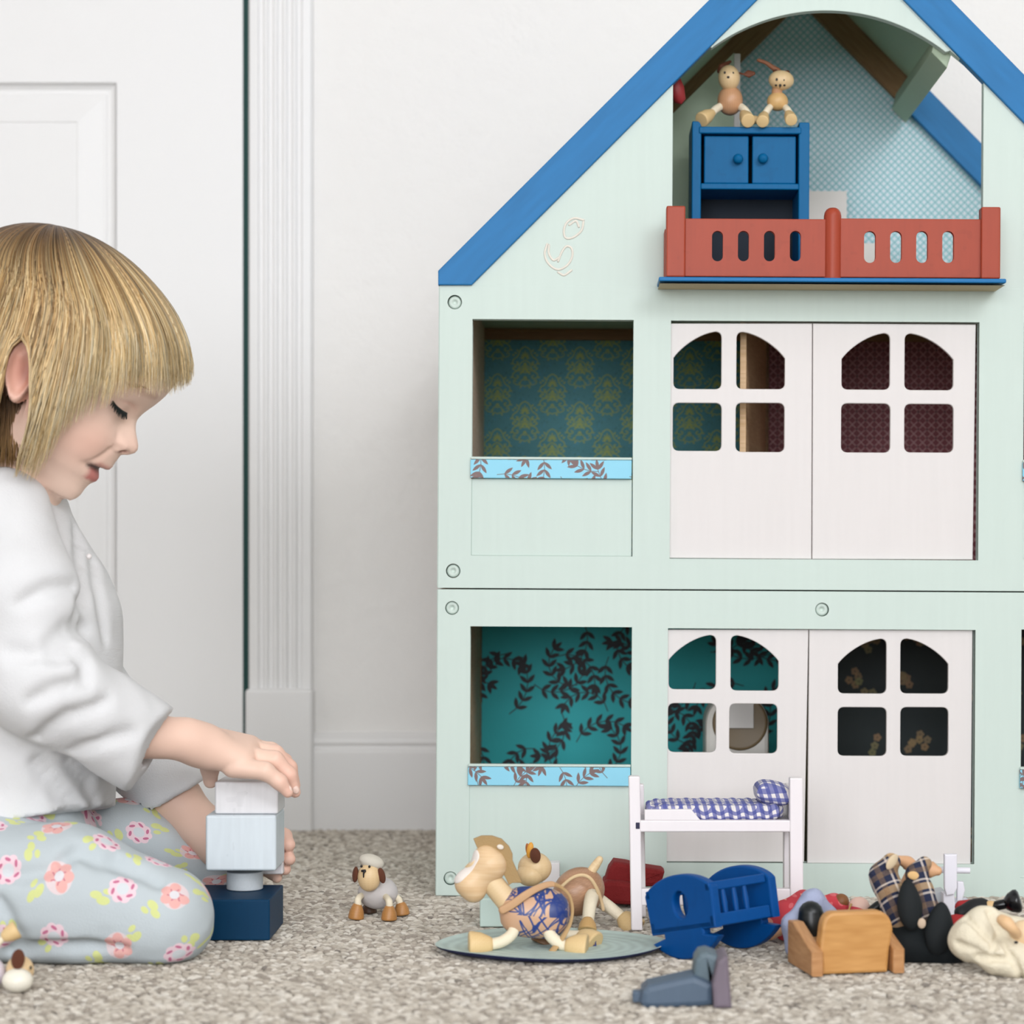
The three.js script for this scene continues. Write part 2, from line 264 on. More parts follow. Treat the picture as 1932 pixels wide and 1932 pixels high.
{ // loops of the carpet: too many to count
  const cols = [C(226, 218, 205), C(210, 201, 187), C(192, 182, 168), C(170, 160, 148), C(233, 226, 214), C(140, 132, 123), C(100, 94, 89)].map(c => c), wts = [0.28, 0.5, 0.68, 0.8, 0.92, 0.975, 1];
  const g = new THREE.IcosahedronGeometry(1, 1), xA = -1.9, xB = 1.9, zA = -2.425, zB = -0.75, dz = 0.0040, dx = 0.0061, rows = Math.floor((zB - zA) / dz), nc = Math.floor((xB - xA) / dx);
  const im = new THREE.InstancedMesh(g, mat('#ffffff', 0.95), rows * nc), m = new THREE.Matrix4(), q = new THREE.Quaternion(), e = new THREE.Euler();
  let i = 0; for (let r = 0; r < rows; r++) for (let k = 0; k < nc; k++) {
    const x = xA + (k + (r % 2) * 0.5 + rr(-0.32, 0.32)) * dx, z = zA + (r + rr(-0.2, 0.2)) * dz + 0.0012 * Math.sin(x * 60 + r);
    q.setFromEuler(e.set(rr(-0.3, 0.3), rr(-0.35, 0.35), rr(-0.25, 0.25)));
    const h = rr(0.75, 1.15); m.compose(V(x, -0.0026 + 0.0007 * rnd(), z), q, V(0.0038 * rr(0.65, 1.15), 0.0022 * h, 0.0018 * rr(0.8, 1.08))); im.setMatrixAt(i, m);
    let t = rnd() * 0.75 + 0.25 * (noise(x * 90, 3, z * 150) * 0.5 + 0.5) , c = 0; while (wts[c] < t && c < 6) c++; im.setColorAt(i, cols[c].clone().multiplyScalar(rr(0.79, 0.92))); i++;
  }
  im.name = 'carpet'; im.castShadow = im.receiveShadow = true; im.userData = { label: 'nubbly cream and taupe looped carpet covering the whole floor', category: 'carpet', kind: 'stuff' }; scene.add(im);
}

// ───────────────────────── the dollhouse ─────────────────────────
const Dh = 1.954, TH = 0.0058, S = M(Dh), house = thing('dollhouse', 'two-storey pale mint wooden dollhouse with blue gable roof edges and white arched double doors', 'dollhouse', P(822, 1690, Dh));
house.rotation.z = -TH;
// pixel (at a distance dz in front of the house front) -> metres on the house's own front
function hp(px, py, dz = 0) { const D = Dh - dz, x = CX + (px - CX) * D / Dh - 822, y = CY + (py - CY) * D / Dh - 1690; return [(x * Math.cos(TH) + y * Math.sin(TH)) * S, -(y * Math.cos(TH) - x * Math.sin(TH)) * S]; }
const HW = 1470 * S, HD = 0.279, mid = 735 * S;
function hpart(name, geo, m, parent = house, label) { const o = mesh(name, geo, m); parent.add(o); if (label) o.userData.label = label; return o; }
function hbox(x0, y0, x1, y1, z, depth, r = 0.001, dz = 0) { const [a, b] = hp(x0, y0, dz), [c, d] = hp(x1, y1, dz); return rbox(c - a, b - d, depth, r, (a + c) / 2, (b + d) / 2, z - depth / 2); }
const hrect = (x0, y0, x1, y1) => shapeOf([hp(x0, y0), hp(x0, y1), hp(x1, y1), hp(x1, y0)]);
function mrect(u0, v0, u1, v1) { return shapeOf([[u0, v0], [u0, v1], [u1, v1], [u1, v0]]); }
function circ(u, v, r) { const s = new THREE.Shape(); s.absarc(u, v, r, 0, 2 * Math.PI, true); return s; }
const [, vSeam] = hp(822, 1110.5), [, vEave] = hp(824, 538), W0 = 0.006;
const uL0 = hp(890, 700)[0], uL1 = hp(1196, 700)[0], uC0 = hp(1264, 800)[0], uC1 = hp(1848, 800)[0], uR0 = 2 * mid - uL1 + 0.0005, uR1 = 2 * mid - uL0;
const uC0b = hp(1257.5, 1400)[0], uC1b = hp(1841, 1400)[0], uL0b = hp(885, 1300)[0], uL1b = hp(1193.5, 1300)[0];
const vU1 = hp(890, 601)[1], vU0 = hp(890, 1049)[1], vUd1 = hp(1300, 604)[1], vUd0 = hp(1300, 1055)[1];
const vB1 = hp(885, 1180)[1], vB0 = hp(885, 1652)[1], vBd1 = hp(1300, 1184)[1], vBd0 = hp(1300, 1629)[1];
const bolts = [[858, 570], [855, 1077], [853, 1147], [850, 1657], [1551, 1150]].map(([x, y]) => hp(x, y)); bolts.slice(0, 4).forEach(([u, v]) => bolts.push([2 * mid - u, v]));
const rB = 14.5 * S, T1 = 0.012;
{ // fronts of the two storeys
  const lo = mrect(0, 0, HW, vSeam - 0.0005); lo.holes.push(mrect(uL0b, vB0, uL1b, vB1), mrect(uC0b, vBd0, uC1b, vBd1), mrect(2 * mid - uL1b, vB0, 2 * mid - uL0b, vB1));
  const up = mrect(0.0003, vSeam + 0.0006, HW, vEave - 0.0002); up.holes.push(mrect(uL0, vU0, uL1, vU1), mrect(uC0, vUd0, uC1, vUd1), mrect(uR0, vU0, uR1, vU1));
  for (const [u, v] of bolts) (v < vSeam ? lo : up).holes.push(circ(u, v, rB));
  hpart('lower_front', extr(lo, T1, 0.0007, 24), mMint); hpart('upper_front', extr(up, T1, 0.0004, 24), mMint);
  for (const [u, v] of bolts) { const b = hpart('bolt', merge(turned(V(u, v, -0.011), V(u, v, 0), [[0, 0], [0, rB * 0.86], [0.0075, rB * 0.86], [0.009, rB * 0.7], [0.009, rB * 0.32], [0.0072, rB * 0.26], [0.0072, 0]], 20)), mat(C(205, 219, 210), 0.4)); }
  const gap = new THREE.Group();
}
// sides, floors, ceilings, partitions, back
const side = 0.025, bt = 0.005;
hpart('side_wall', rbox(side, vSeam - 0.001, HD - T1, 0.001, side / 2, vSeam / 2, -T1 - (HD - T1) / 2), mBareWood);
hpart('side_wall', rbox(side, vSeam - 0.001, HD - T1, 0.001, HW - side / 2, vSeam / 2, -T1 - (HD - T1) / 2), mBareWood);
hpart('side_wall', rbox(side + 0.002, vEave - vSeam - 0.001, HD - T1, 0.001, side / 2 + 0.001, (vSeam + vEave) / 2, -T1 - (HD - T1) / 2), mLitPinkWood);
hpart('side_wall', rbox(side + 0.002, vEave - vSeam - 0.001, HD - T1, 0.001, HW - side / 2 - 0.001, (vSeam + vEave) / 2, -T1 - (HD - T1) / 2), mBareWood);
for (const u of [-0.0004, HW + 0.0004]) for (const [a, b] of [[0.001, vSeam - 0.001], [vSeam + 0.001, vEave - 0.001]]) hpart('side_panel', rbox(0.0012, b - a, HD - 0.0005, 0.0003, u + (u < 0 ? 0.0006 : -0.0006), (a + b) / 2, -0.0012 - (HD - 0.0005) / 2), mMint);
for (const v of [0.006, vSeam - 0.006, vSeam + 0.006, vEave - 0.005]) hpart('floor_board', rbox(HW - 2 * side - 0.003, 0.01, HD - T1, 0.001, mid, v, -T1 - (HD - T1) / 2), v > vSeam + 0.02 ? mMintInShade : mBareDark);
hpart('back_board', rbox(HW - 2 * side + 0.006, vEave - 0.02, bt, 0.0008, mid, vEave / 2, -HD + bt / 2), mBareDark);
hpart('roof_top_trim', rbox(HW - 2 * side - 0.002, 0.011, 0.004, 0.001, mid, vEave - 0.0155, -HD + bt + 0.002), mBareDark);

// ── papers ──
function leafAt(g, x, y, a, L, w) { g.save(); g.translate(x, y); g.rotate(a); g.beginPath(); g.moveTo(0, 0); g.quadraticCurveTo(L * 0.45, -w, L, 0); g.quadraticCurveTo(L * 0.45, w, 0, 0); g.fill(); g.restore(); }
function sprig(g, x, y, a, n, step, L, w, bend) { g.beginPath(); g.moveTo(x, y); for (let i = 0; i < n; i++) { x += Math.cos(a) * step; y += Math.sin(a) * step; a += bend; g.lineTo(x, y); } g.stroke();
  for (let i = n; i > 0; i--) { leafAt(g, x, y, a + 0.75, L, w); leafAt(g, x, y, a - 0.75, L, w); if (i === n) leafAt(g, x, y, a, L, w); a -= bend; x -= Math.cos(a) * step; y -= Math.sin(a) * step; } }
const tTeal = canvasTex(1024, 1024, 0.30, 0.30, (g, w) => { g.fillStyle = 'rgb(40,190,196)'; g.fillRect(0, 0, w, w); g.fillStyle = g.strokeStyle = 'rgb(38,38,44)'; g.lineWidth = 3;
  seed = 11; for (let j = 0; j < 10; j++) for (let i = 0; i < 6; i++) { const x = (i + 0.5 + rr(-0.16, 0.16) + (j % 2) * 0.5) * w / 6, y = (j + 0.5 + rr(-0.16, 0.16)) * w / 10, a = (i * 2.4 + j * 1.1) + rr(-0.5, 0.5), b = rr(0.2, 0.42) * ((i + j) % 2 ? -1 : 1); for (const ox of [-w, 0, w]) for (const oy of [-w, 0, w]) sprig(g, x + ox, y + oy, a, 6, 31, 37, 14, b); } });
const tSill = canvasTex(1024, 256, 0.14, 0.035, (g, w, h) => { g.fillStyle = 'rgb(142,212,236)'; g.fillRect(0, 0, w, h); g.fillStyle = 'rgb(122,98,96)'; g.strokeStyle = 'rgb(110,96,96)'; g.lineWidth = 4;
  seed = 23; for (let j = 0; j < 2; j++) for (let i = 0; i < 5; i++) { const x = (i + 0.3 + rr(-0.15, 0.15) + j * 0.5) * w / 5, y = (j + rr(0.2, 0.8)) * h / 2, a = rr(0, 6.28); for (const ox of [-w, 0, w]) for (const oy of [-h, 0, h]) sprig(g, x + ox, y + oy, a, 3, 46, 66, 21, 0.2); } });
const tDamask = canvasTex(1024, 1024, 0.053, 0.053, (g, w) => { g.fillStyle = 'rgb(62,132,140)'; g.fillRect(0, 0, w, w); seed = 5; g.lineCap = 'round';
  for (let k = 0; k < 260; k++) { g.fillStyle = rnd() < 0.5 ? `rgba(60,140,176,${rr(0.2, 0.6)})` : `rgba(40,104,100,${rr(0.2, 0.6)})`; g.beginPath(); g.arc(rr(0, w), rr(0, w), rr(8, 26), 0, 7); g.fill(); }
  const motif = (cx, cy) => { for (const sx of [-1, 1]) { g.save(); g.translate(cx, cy); g.scale(sx, 1); g.strokeStyle = g.fillStyle = 'rgb(146,164,88)';
      g.lineWidth = 20; g.beginPath(); g.moveTo(0, -250); g.bezierCurveTo(150, -200, 70, -90, 190, -30); g.bezierCurveTo(260, 10, 240, 100, 160, 90); g.bezierCurveTo(110, 80, 120, 30, 160, 36); g.stroke();
      g.lineWidth = 16; g.beginPath(); g.moveTo(0, 240); g.bezierCurveTo(60, 190, 200, 230, 216, 150); g.bezierCurveTo(220, 110, 170, 110, 172, 146); g.stroke(); g.beginPath(); g.moveTo(0, 120); g.bezierCurveTo(50, 90, 90, 130, 84, 170); g.stroke();
      for (const [x, y, an, L] of [[0, -60, -1.57, 130], [8, -50, -1.15, 112], [12, -36, -0.75, 100], [14, -20, -0.3, 90], [4, 40, 1.2, 74], [120, -150, -0.9, 64], [150, -120, -0.3, 60], [60, 230, 0.7, 56], [200, -70, -0.8, 60], [236, 60, 0.4, 46], [96, 200, -1.2, 50]]) leafAt(g, x, y, an, L, 30);
      g.restore(); } };
  for (const ox of [-w, 0, w]) for (const oy of [-w, 0, w]) { motif(w * 0.25 + ox, w * 0.25 + oy); motif(w * 0.75 + ox, w * 0.75 + oy); motif(w * 0.75 + ox, w * 0.25 + oy + 256); motif(w * 0.25 + ox, w * 0.75 + oy + 256); } });
const tBurg = canvasTex(128, 128, 0.0085, 0.0085, (g, w) => { g.fillStyle = 'rgb(126,60,68)'; g.fillRect(0, 0, w, w); g.strokeStyle = 'rgb(196,150,152)'; g.lineWidth = 13; g.beginPath(); for (const s of [-1, 0, 1]) { g.moveTo(s * w, w); g.lineTo((s + 1) * w, 0); g.moveTo(s * w, 0); g.lineTo((s + 1) * w, w); } g.stroke(); g.strokeStyle = 'rgb(60,22,28)'; g.lineWidth = 9; g.strokeRect(-4, -4, w + 8, w + 8); g.fillStyle = 'rgb(60,22,28)'; g.fillRect(w / 2 - 13, w / 2 - 13, 26, 26); });
const tLattice = canvasTex(256, 256, 0.0071, 0.0071, (g, w) => { g.fillStyle = 'rgb(188,218,226)'; g.fillRect(0, 0, w, w); g.strokeStyle = 'rgb(96,166,174)'; g.lineWidth = 22; g.beginPath(); for (const o of [-1, 0, 1]) { g.moveTo(o * w - 20, w + 20); g.lineTo((o + 1) * w + 20, -20); g.moveTo(o * w - 20, -20); g.lineTo((o + 1) * w + 20, w + 20); } g.stroke();
  g.strokeStyle = 'rgb(226,226,234)'; g.lineWidth = 50; g.lineCap = 'square'; for (const [x, y] of [[0, w / 2], [w, w / 2], [w / 2, 0], [w / 2, w]]) { g.beginPath(); g.moveTo(x - 14, y); g.lineTo(x + 14, y); g.moveTo(x, y - 14); g.lineTo(x, y + 14); g.stroke(); } });
const tBlackF = canvasTex(1024, 1024, 0.14, 0.14, (g, w) => { g.fillStyle = 'rgb(46,58,60)'; g.fillRect(0, 0, w, w); seed = 31; for (let k = 0; k < 9; k++) { let x = (k % 3 + rr(0.2, 0.7)) * w / 3, y = (Math.floor(k / 3) + rr(0.2, 0.7)) * w / 3; for (let q = 0; q < 7; q++) { x += rr(-70, 70); y += rr(-55, 75); g.fillStyle = `rgba(${rr(160, 190)},${rr(140, 160)},110,0.85)`; for (let p = 0; p < 5; p++) { const a = p * 1.257 + q; for (const ox of [-w, 0, w]) for (const oy of [-w, 0, w]) { g.beginPath(); g.arc(x + ox + 17 * Math.cos(a), y + oy + 17 * Math.sin(a), 13, 0, 7); g.fill(); } } } } });
const mTeal = mat('#ffffff', 0.6, { map: tTeal }), mSill = mat('#ffffff', 0.5, { map: tSill }), mDamask = mat('#ffffff', 0.6, { map: tDamask }), mBurg = mat('#ffffff', 0.6, { map: tBurg }), mLat = mat('#ffffff', 0.6, { map: tLattice }), mBlackF = mat('#ffffff', 0.6, { map: tBlackF });
const bx = px => { const x = CX + (px - CX) / (1 - HD / (Dh + HD)) * 1; return hp(px, 1000, -HD + 0.006)[0]; };
const zB = -HD + bt + 0.0012;
const paper = (u0, v0, u1, v1, m) => hpart('wallpaper', rbox(u1 - u0, v1 - v0, 0.0012, 0.0004, (u0 + u1) / 2, (v0 + v1) / 2, zB - 0.0006 + 0.0002), m);
const uIn0 = side + 0.001, uIn1 = HW - side - 0.001, uPart = hp(1445, 800, -HD)[0], uPartB = hp(1500, 1300, -HD)[0];
paper(uIn0, 0.012, uPartB, vSeam - 0.012, mTeal); paper(uPartB + 0.003, 0.012, uIn1, vSeam - 0.012, mBlackF);
paper(uIn0, vSeam + 0.012, uPart - 0.012, vEave - 0.021, mDamask); paper(uPart + 0.002, vSeam + 0.012, uIn1, vEave - 0.021, mBurg);
{ // partitions between the rooms, the upper one set askew
  const f = hp(1401, 900, -0.03)[0], L = HD - 0.045, g = rbox(0.0055, vEave - vSeam - 0.024, L, 0.0006, 0, (vEave + vSeam) / 2, -L / 2 - 0.03);
  const p = g.attributes.position; for (let i = 0; i < p.count; i++) p.setX(i, p.getX(i) + lerp(f, uPart - 0.004, clamp((-p.getZ(i) - 0.03) / L, 0, 1))); g.computeVertexNormals();
  hpart('partition', g, mBareWood);
  hpart('partition', rbox(0.006, vSeam - 0.024, HD - 0.06, 0.0006, uPartB, vSeam / 2, -0.03 - (HD - 0.06) / 2), mBareWood);
}
// inset panels below the side windows and their papered ledges
function windowBox(u0, u1, v0, v1, h) {
  hpart('window_panel', rbox(u1 - u0 - 0.0012, v1 - v0 - 0.0006, 0.006, 0.0008, (u0 + u1) / 2 - 0.0004, (v0 + v1) / 2, -0.0045), mMint);
  const s = hpart('window_ledge', rbox(u1 - u0 - 0.001, h, 0.005, 0.0006, (u0 + u1) / 2 - 0.001, v1 + h / 2, 0.0005), mSill);
  hpart('ledge_top', rbox(u1 - u0 - 0.001, 0.0022, 0.006, 0.0008, (u0 + u1) / 2 - 0.0008, v1 + h + 0.0013, -0.0002), mMint);
}
{ const a = hp(888, 902)[1], b = hp(888, 867)[1], c = hp(885, 1481)[1], d = hp(885, 1446)[1];
  windowBox(uL0, uL1, vU0, a, b - a); windowBox(uR0, uR1, vU0, a, b - a); windowBox(uL0b, uL1b, vB0, c, d - c); windowBox(2 * mid - uL1b, 2 * mid - uL0b, vB0, c, d - c); }
// double doors with four panes each
function paneHole(x0, y0, x1, y1, arch) {
  const [a, b] = hp(x0, y1), [c, d] = hp(x1, y0), r = 0.0055, s = new THREE.Shape();
  if (!arch) { s.moveTo(a + r, b); s.lineTo(c - r, b); s.quadraticCurveTo(c, b, c, b + r); s.lineTo(c, d - r); s.quadraticCurveTo(c, d, c - r, d); s.lineTo(a + r, d); s.quadraticCurveTo(a, d, a, d - r); s.lineTo(a, b + r); s.quadraticCurveTo(a, b, a + r, b); return s; }
  const k = 0.44 * (d - b), q = arch < 0;                                            // arched towards the outer side
  const X = t => q ? t : a + c - t; s.moveTo(X(a + r), b); s.lineTo(X(c - r), b); s.quadraticCurveTo(X(c), b, X(c), b + r); s.lineTo(X(c), d - r); s.quadraticCurveTo(X(c), d, X(c - r), d);
  s.bezierCurveTo(X(lerp(a, c, 0.5)), d - 0.1 * k, X(lerp(a, c, 0.14)), d - 0.66 * k, X(a), d - k - 0.001); s.lineTo(X(a), b + r); s.quadraticCurveTo(X(a), b, X(a + r), b); return s;
}
function doorLeaf(corners, panes, zf, label) {
  const s = shapeOf(corners.map(([x, y]) => hp(x, y))); panes.forEach(([x0, y0, x1, y1, a]) => s.holes.push(paneHole(x0, y0, x1, y1, a)));
  const g = extr(s, 0.005, 0.0008, 10); g.translate(0, 0, zf); return hpart('house_door', g, mWhiteDoor, house, label);
}
const zd = -0.0045;
doorLeaf([[1250, 609], [1247, 1053], [1532, 1055], [1533.5, 609]], [[1271, 625, 1362, 733, -1], [1390, 626, 1482, 733, 1], [1269.5, 760, 1362, 850], [1388.5, 760, 1481, 852]], zd);
doorLeaf([[1534.8, 609], [1533.3, 1055], [1837, 1056], [1843, 611]], [[1589, 628, 1680.5, 734, -1], [1708, 629, 1800.5, 735, 1], [1588, 761, 1681, 853], [1707.5, 762, 1800.5, 853]], zd);
doorLeaf([[1244, 1188], [1244, 1627], [1518, 1628], [1526.5, 1188]], [[1262, 1199, 1351.5, 1301, -1], [1379, 1200, 1470, 1303.5, 1], [1260.5, 1328, 1351.5, 1420], [1376.5, 1329, 1467.5, 1422]], zd);
doorLeaf([[1527.8, 1188], [1524, 1630], [1833, 1632], [1837, 1189]], [[1582, 1206, 1674, 1309, -1], [1700, 1206, 1791, 1309, 1], [1581.5, 1335.5, 1674, 1427], [1700, 1335.5, 1791, 1427]], zd);

// gable: board with the big opening, blue roof edges before it, roof boards behind
const ap = hp(1559.5, -130), apO = hp(1561, -222), eL = hp(890, 538.5), eLb = hp(827, 538.5), eLo = hp(827, 511.5), mir = ([u, v]) => [2 * mid - u, v];
ap[1] = eL[1] + (ap[1] - eL[1]) * (mid - eL[0]) / (ap[0] - eL[0]); ap[0] = mid; apO[1] = eLo[1] + (apO[1] - eLo[1]) * (mid - eLo[0]) / (apO[0] - eLo[0]); apO[0] = mid;
const roofIn = u => { const t = (u - eL[0]) / (ap[0] - eL[0]); return lerp(eL[1], ap[1], t); };
{
  const s = shapeOf([[0.0005, vEave - 0.0022], [HW - 0.0005, vEave - 0.0022], [2 * mid - hp(840, 520)[0], hp(840, 520)[1]], [mid, apO[1] - 0.008], hp(840, 520)]);
  const o = new THREE.Shape(), oL = hp(1268, 500)[0], oR = hp(1855, 300)[0], b = vEave + 0.003; o.moveTo(oL, b); o.lineTo(oL, roofIn(oL) + 0.004);
  const A = hp(1343, 90), T = hp(1536, 20.5), B = hp(1784, 98), oc = (p, q, r) => { const d = 2 * (p[0] * (q[1] - r[1]) + q[0] * (r[1] - p[1]) + r[0] * (p[1] - q[1])), sq = w => w[0] * w[0] + w[1] * w[1]; return [(sq(p) * (q[1] - r[1]) + sq(q) * (r[1] - p[1]) + sq(r) * (p[1] - q[1])) / d, (sq(p) * (r[0] - q[0]) + sq(q) * (p[0] - r[0]) + sq(r) * (q[0] - p[0])) / d]; };
  const cc = oc(A, T, B), cr = Math.hypot(A[0] - cc[0], A[1] - cc[1]); o.lineTo(A[0] - 0.003, A[1] + 0.001);
  o.absarc(cc[0], cc[1], cr, Math.atan2(A[1] - cc[1], A[0] - cc[0]), Math.atan2(B[1] - cc[1], B[0] - cc[0]), true);
  o.lineTo(B[0] + 0.004, B[1] + 0.001); o.lineTo(oR, roofIn(2 * mid - oR) + 0.004); o.lineTo(oR, b); o.closePath(); s.holes.push(o);
  hpart('gable_board', extr(s, 0.010, 0.0006, 40).translate(0, 0, -0.00025), mMint);
  const edge = (m, z, dep, sc) => { const q = [eLb, eL, ap, apO, eLo].map(m); return extr(shapeOf(sc < 0 ? q.reverse() : q), dep, 0.0009).translate(0, 0, z); };
  const roofUV = g => { const p = g.attributes.position, uv = g.attributes.uv; for (let i = 0; i < p.count; i++) { const x = p.getX(i), y = p.getY(i), sgn = x < mid ? 1 : -1; uv.setXY(i, (x * sgn + y) * 0.707, (y - x * sgn) * 0.707 + p.getZ(i)); } return g; };
  hpart('roof_edge', roofUV(edge(p => p, 0.0035, 0.0115, 1)), mRoof); hpart('roof_edge', roofUV(edge(mir, 0.0035, 0.0115, -1)), mRoof);
  // back gable papered inside, with its own raking strips
  const bg = shapeOf([[0.02, vEave], [HW - 0.02, vEave], [mid, ap[1] + 0.004]]); const g = extr(bg, 0.005, 0.0004); g.translate(0, 0, -HD + 0.005); hpart('attic_back', g, mLat, house, 'back of the attic papered in pale blue lattice');
  const cut = 0.63, at = (p, q, t) => [lerp(p[0], q[0], t), lerp(p[1], q[1], t)];
  const seg = (m, t0, t1, z, dep, mm, nm, rev) => { const q = [at(eL, ap, t0), at(eL, ap, t1), at(eLo, apO, t1), at(eLo, apO, t0)].map(m); const e = extr(shapeOf(rev ? q.reverse() : q), dep, 0.0008); e.translate(0, 0, z); hpart(nm, roofUV(e), mm); };
  seg(p => p, 0.0, 0.995, -HD + 0.012, 0.012, mBareDark, 'rafter'); seg(mir, 0.654, 0.995, -HD + 0.012, 0.012, mBareDark, 'rafter', true); seg(mir, 0, 0.65, -HD + 0.014, 0.013, mRoof, 'rafter', true);
  const ye = (m, nm) => { };
  // roof plates: the whole left slope, the upper part of the right one
  const plate = (m, t0, t1, mm, rev, th0 = 0.02, th1 = 0.62) => { const i0 = at(eL, eLo, th0), i1 = at(ap, apO, th0), j0 = at(eL, eLo, th1), j1 = at(ap, apO, th1); const q = [at(i0, i1, t0), at(i0, i1, t1), at(j0, j1, t1), at(j0, j1, t0)].map(m); const e = extr(shapeOf(rev ? q.reverse() : q), HD - 0.024, 0.0008); e.translate(0, 0, -0.0105); hpart('roof_board', e, mm); };
  plate(p => p, 0.02, 0.99, mMintInShade, false, 0.78, 0.98); plate(p => p, 0.02, 0.992, mRoof, false, 0.985, 1.0); plate(mir, 0.655, 0.992, mRoof, true, 0.985, 1.0); plate(mir, 0.655, 0.99, mMintInShade, true, 0.78, 0.98);
  { const q = [at(at(eL, ap, 0.655), at(eLo, apO, 0.655), -0.36), at(at(eL, ap, 0.655), at(eLo, apO, 0.655), 0.1), at(at(eL, ap, 0.70), at(eLo, apO, 0.70), 0.1), at(at(eL, ap, 0.70), at(eLo, apO, 0.70), -0.36)].map(mir); const e = extr(shapeOf(q), HD - 0.026, 0.001); e.translate(0, 0, -0.0115); hpart('roof_batten', e, mMintInShade); }
}
{ // a partition in the attic with a pale edge; the red peg under the left slope
  const z = -0.15, u0 = hp(1225, 300, z)[0], u1 = hp(1384, 300, z)[0], u2 = hp(1396, 300, z)[0], v1 = u => roofIn(u) - 0.002;
  const g = extr(shapeOf([[u0, vEave + 0.001], [u1, vEave + 0.001], [u1, v1(u1)], [u0, v1(u0)]]), 0.008, 0.0004); g.translate(0, 0, z); hpart('attic_partition', g, mMintInShade);
  hpart('attic_post', rbox(u2 - u1, v1(u1) - vEave - 0.002, 0.009, 0.0006, (u1 + u2) / 2, (v1(u1) + vEave) / 2, z - 0.0045), mWhiteDoor);
  const k = hp(1279, 172, -0.03); hpart('peg', turned(V(k[0] - 0.006, k[1] + 0.012, -0.03), V(k[0] + 0.006, k[1] - 0.018, -0.03), [[0, 0], [0, 0.007], [0.012, 0.0075], [0.022, 0.005], [0.025, 0]]), mat(C(150, 40, 44), 0.5), house, 'dark red peg under the roof slope');
}
{ // chalk scribble on the gable
  const mChalk = mat(C(236, 230, 218), 0.9), line = pts => { const q = pts.map(([x, y]) => { const [u, v] = hp(960 + x / 5.682, 380 + y / 5.683); return V(u, v, 0.0002); }); const g = limb(q, [0.0011], 40, 6); const p = g.attributes.position; for (let i = 0; i < p.count; i++) p.setZ(i, 0.00002 + p.getZ(i) * 0.06); hpart('chalk_mark', g, mChalk); };
  line([[800, 200], [700, 180], [620, 230], [590, 320], [610, 390], [680, 390], [780, 310], [800, 220]]); line([[650, 250], [720, 210], [750, 270]]);
  line([[410, 460], [385, 560], [420, 660], [520, 730], [620, 690], [680, 590], [670, 500], [620, 480], [570, 540], [530, 640]]); line([[430, 470], [430, 560], [480, 630], [540, 600]]); line([[530, 760], [590, 790], [670, 740]]);
}
{ // balcony
  const b = new THREE.Group(); b.name = 'balcony'; house.add(b); const dzs = 0.046, zr = dzs - 0.006;
  const add = (n, g, m) => hpart(n, g, m, b);
  add('balcony_floor', hbox(1243, 522, 1899, 534, dzs, dzs - 0.0005, 0.0012, dzs), mRoof);
  add('floor_underside', hbox(1245, 534.3, 1896, 537.5, dzs - 0.0015, dzs - 0.002, 0.0006, dzs), mat(C(196, 178, 140), 0.7));
  const vf = hp(1500, 522, dzs)[1];
  const post = (x0, x1, y, round) => { const [u0] = hp(x0, 450, zr), [u1] = hp(x1, 450, zr), v = hp(x0, y, zr)[1], w = u1 - u0, um = (u0 + u1) / 2; if (round) add('rail_post', turned(V(um, vf, zr - w / 2), V(um, 1, zr - w / 2), [[0, w / 2], [v - vf - w / 2, w / 2], [v - vf - w * 0.3, w * 0.46], [v - vf - w * 0.14, w * 0.37], [v - vf - w * 0.04, w * 0.22], [v - vf, 0]], 30), mRed); else add('rail_post', rbox(w, v - vf, w * 0.9, 0.0014, um, (v + vf) / 2, zr - w * 0.45), mRed); };
  post(1257, 1293, 388); post(1851.5, 1888, 390); post(1556, 1589, 389, true);
  const rail = (x0, x1, slots) => { const z = zr - 0.004, s = mrect(hp(x0, 450, z)[0], hp(1400, 517.5, z)[1] - 0.002, hp(x1, 450, z)[0], hp(x0 + 20, 412, z)[1]); for (const [a, y0, c, y1] of slots) { const [p, q] = hp(a, y1, z), [e, f] = hp(c, y0, z), w = e - p, r = w / 2, h = new THREE.Shape(); h.moveTo(p, q + r); h.lineTo(p, f - r); h.absarc(p + r, f - r, r, Math.PI, 0, true); h.lineTo(e, q + r); h.absarc(p + r, q + r, r, 0, -Math.PI, true); s.holes.push(h); } add('rail_panel', extr(s, 0.006, 0.0007, 10).translate(0, 0, z), mRed); };
  rail(1292, 1560, [0, 1, 2, 3].map(i => [1341.5 + i * 49, 434, 1366 + i * 49, 494.5])); rail(1585, 1854, [0, 1, 2, 3].map(i => [1628.5 + i * 49.2, 434.5, 1654 + i * 49.2, 497.5]));
  for (const [x, w] of [[1259, 1], [1884, -1]]) { const u = hp(x, 450, zr)[0]; add('side_rail', rbox(0.005, 0.042, dzs - 0.022, 0.001, u + w * 0.0008, vf + 0.021, (dzs - 0.022) / 2 + 0.0002), mRed); }
}
const houseAt = (px, py, dz) => { const [u, v] = hp(px, py, dz); return V(u, v, dz).applyEuler(house.rotation).add(house.position); };   // a point of the house in the room
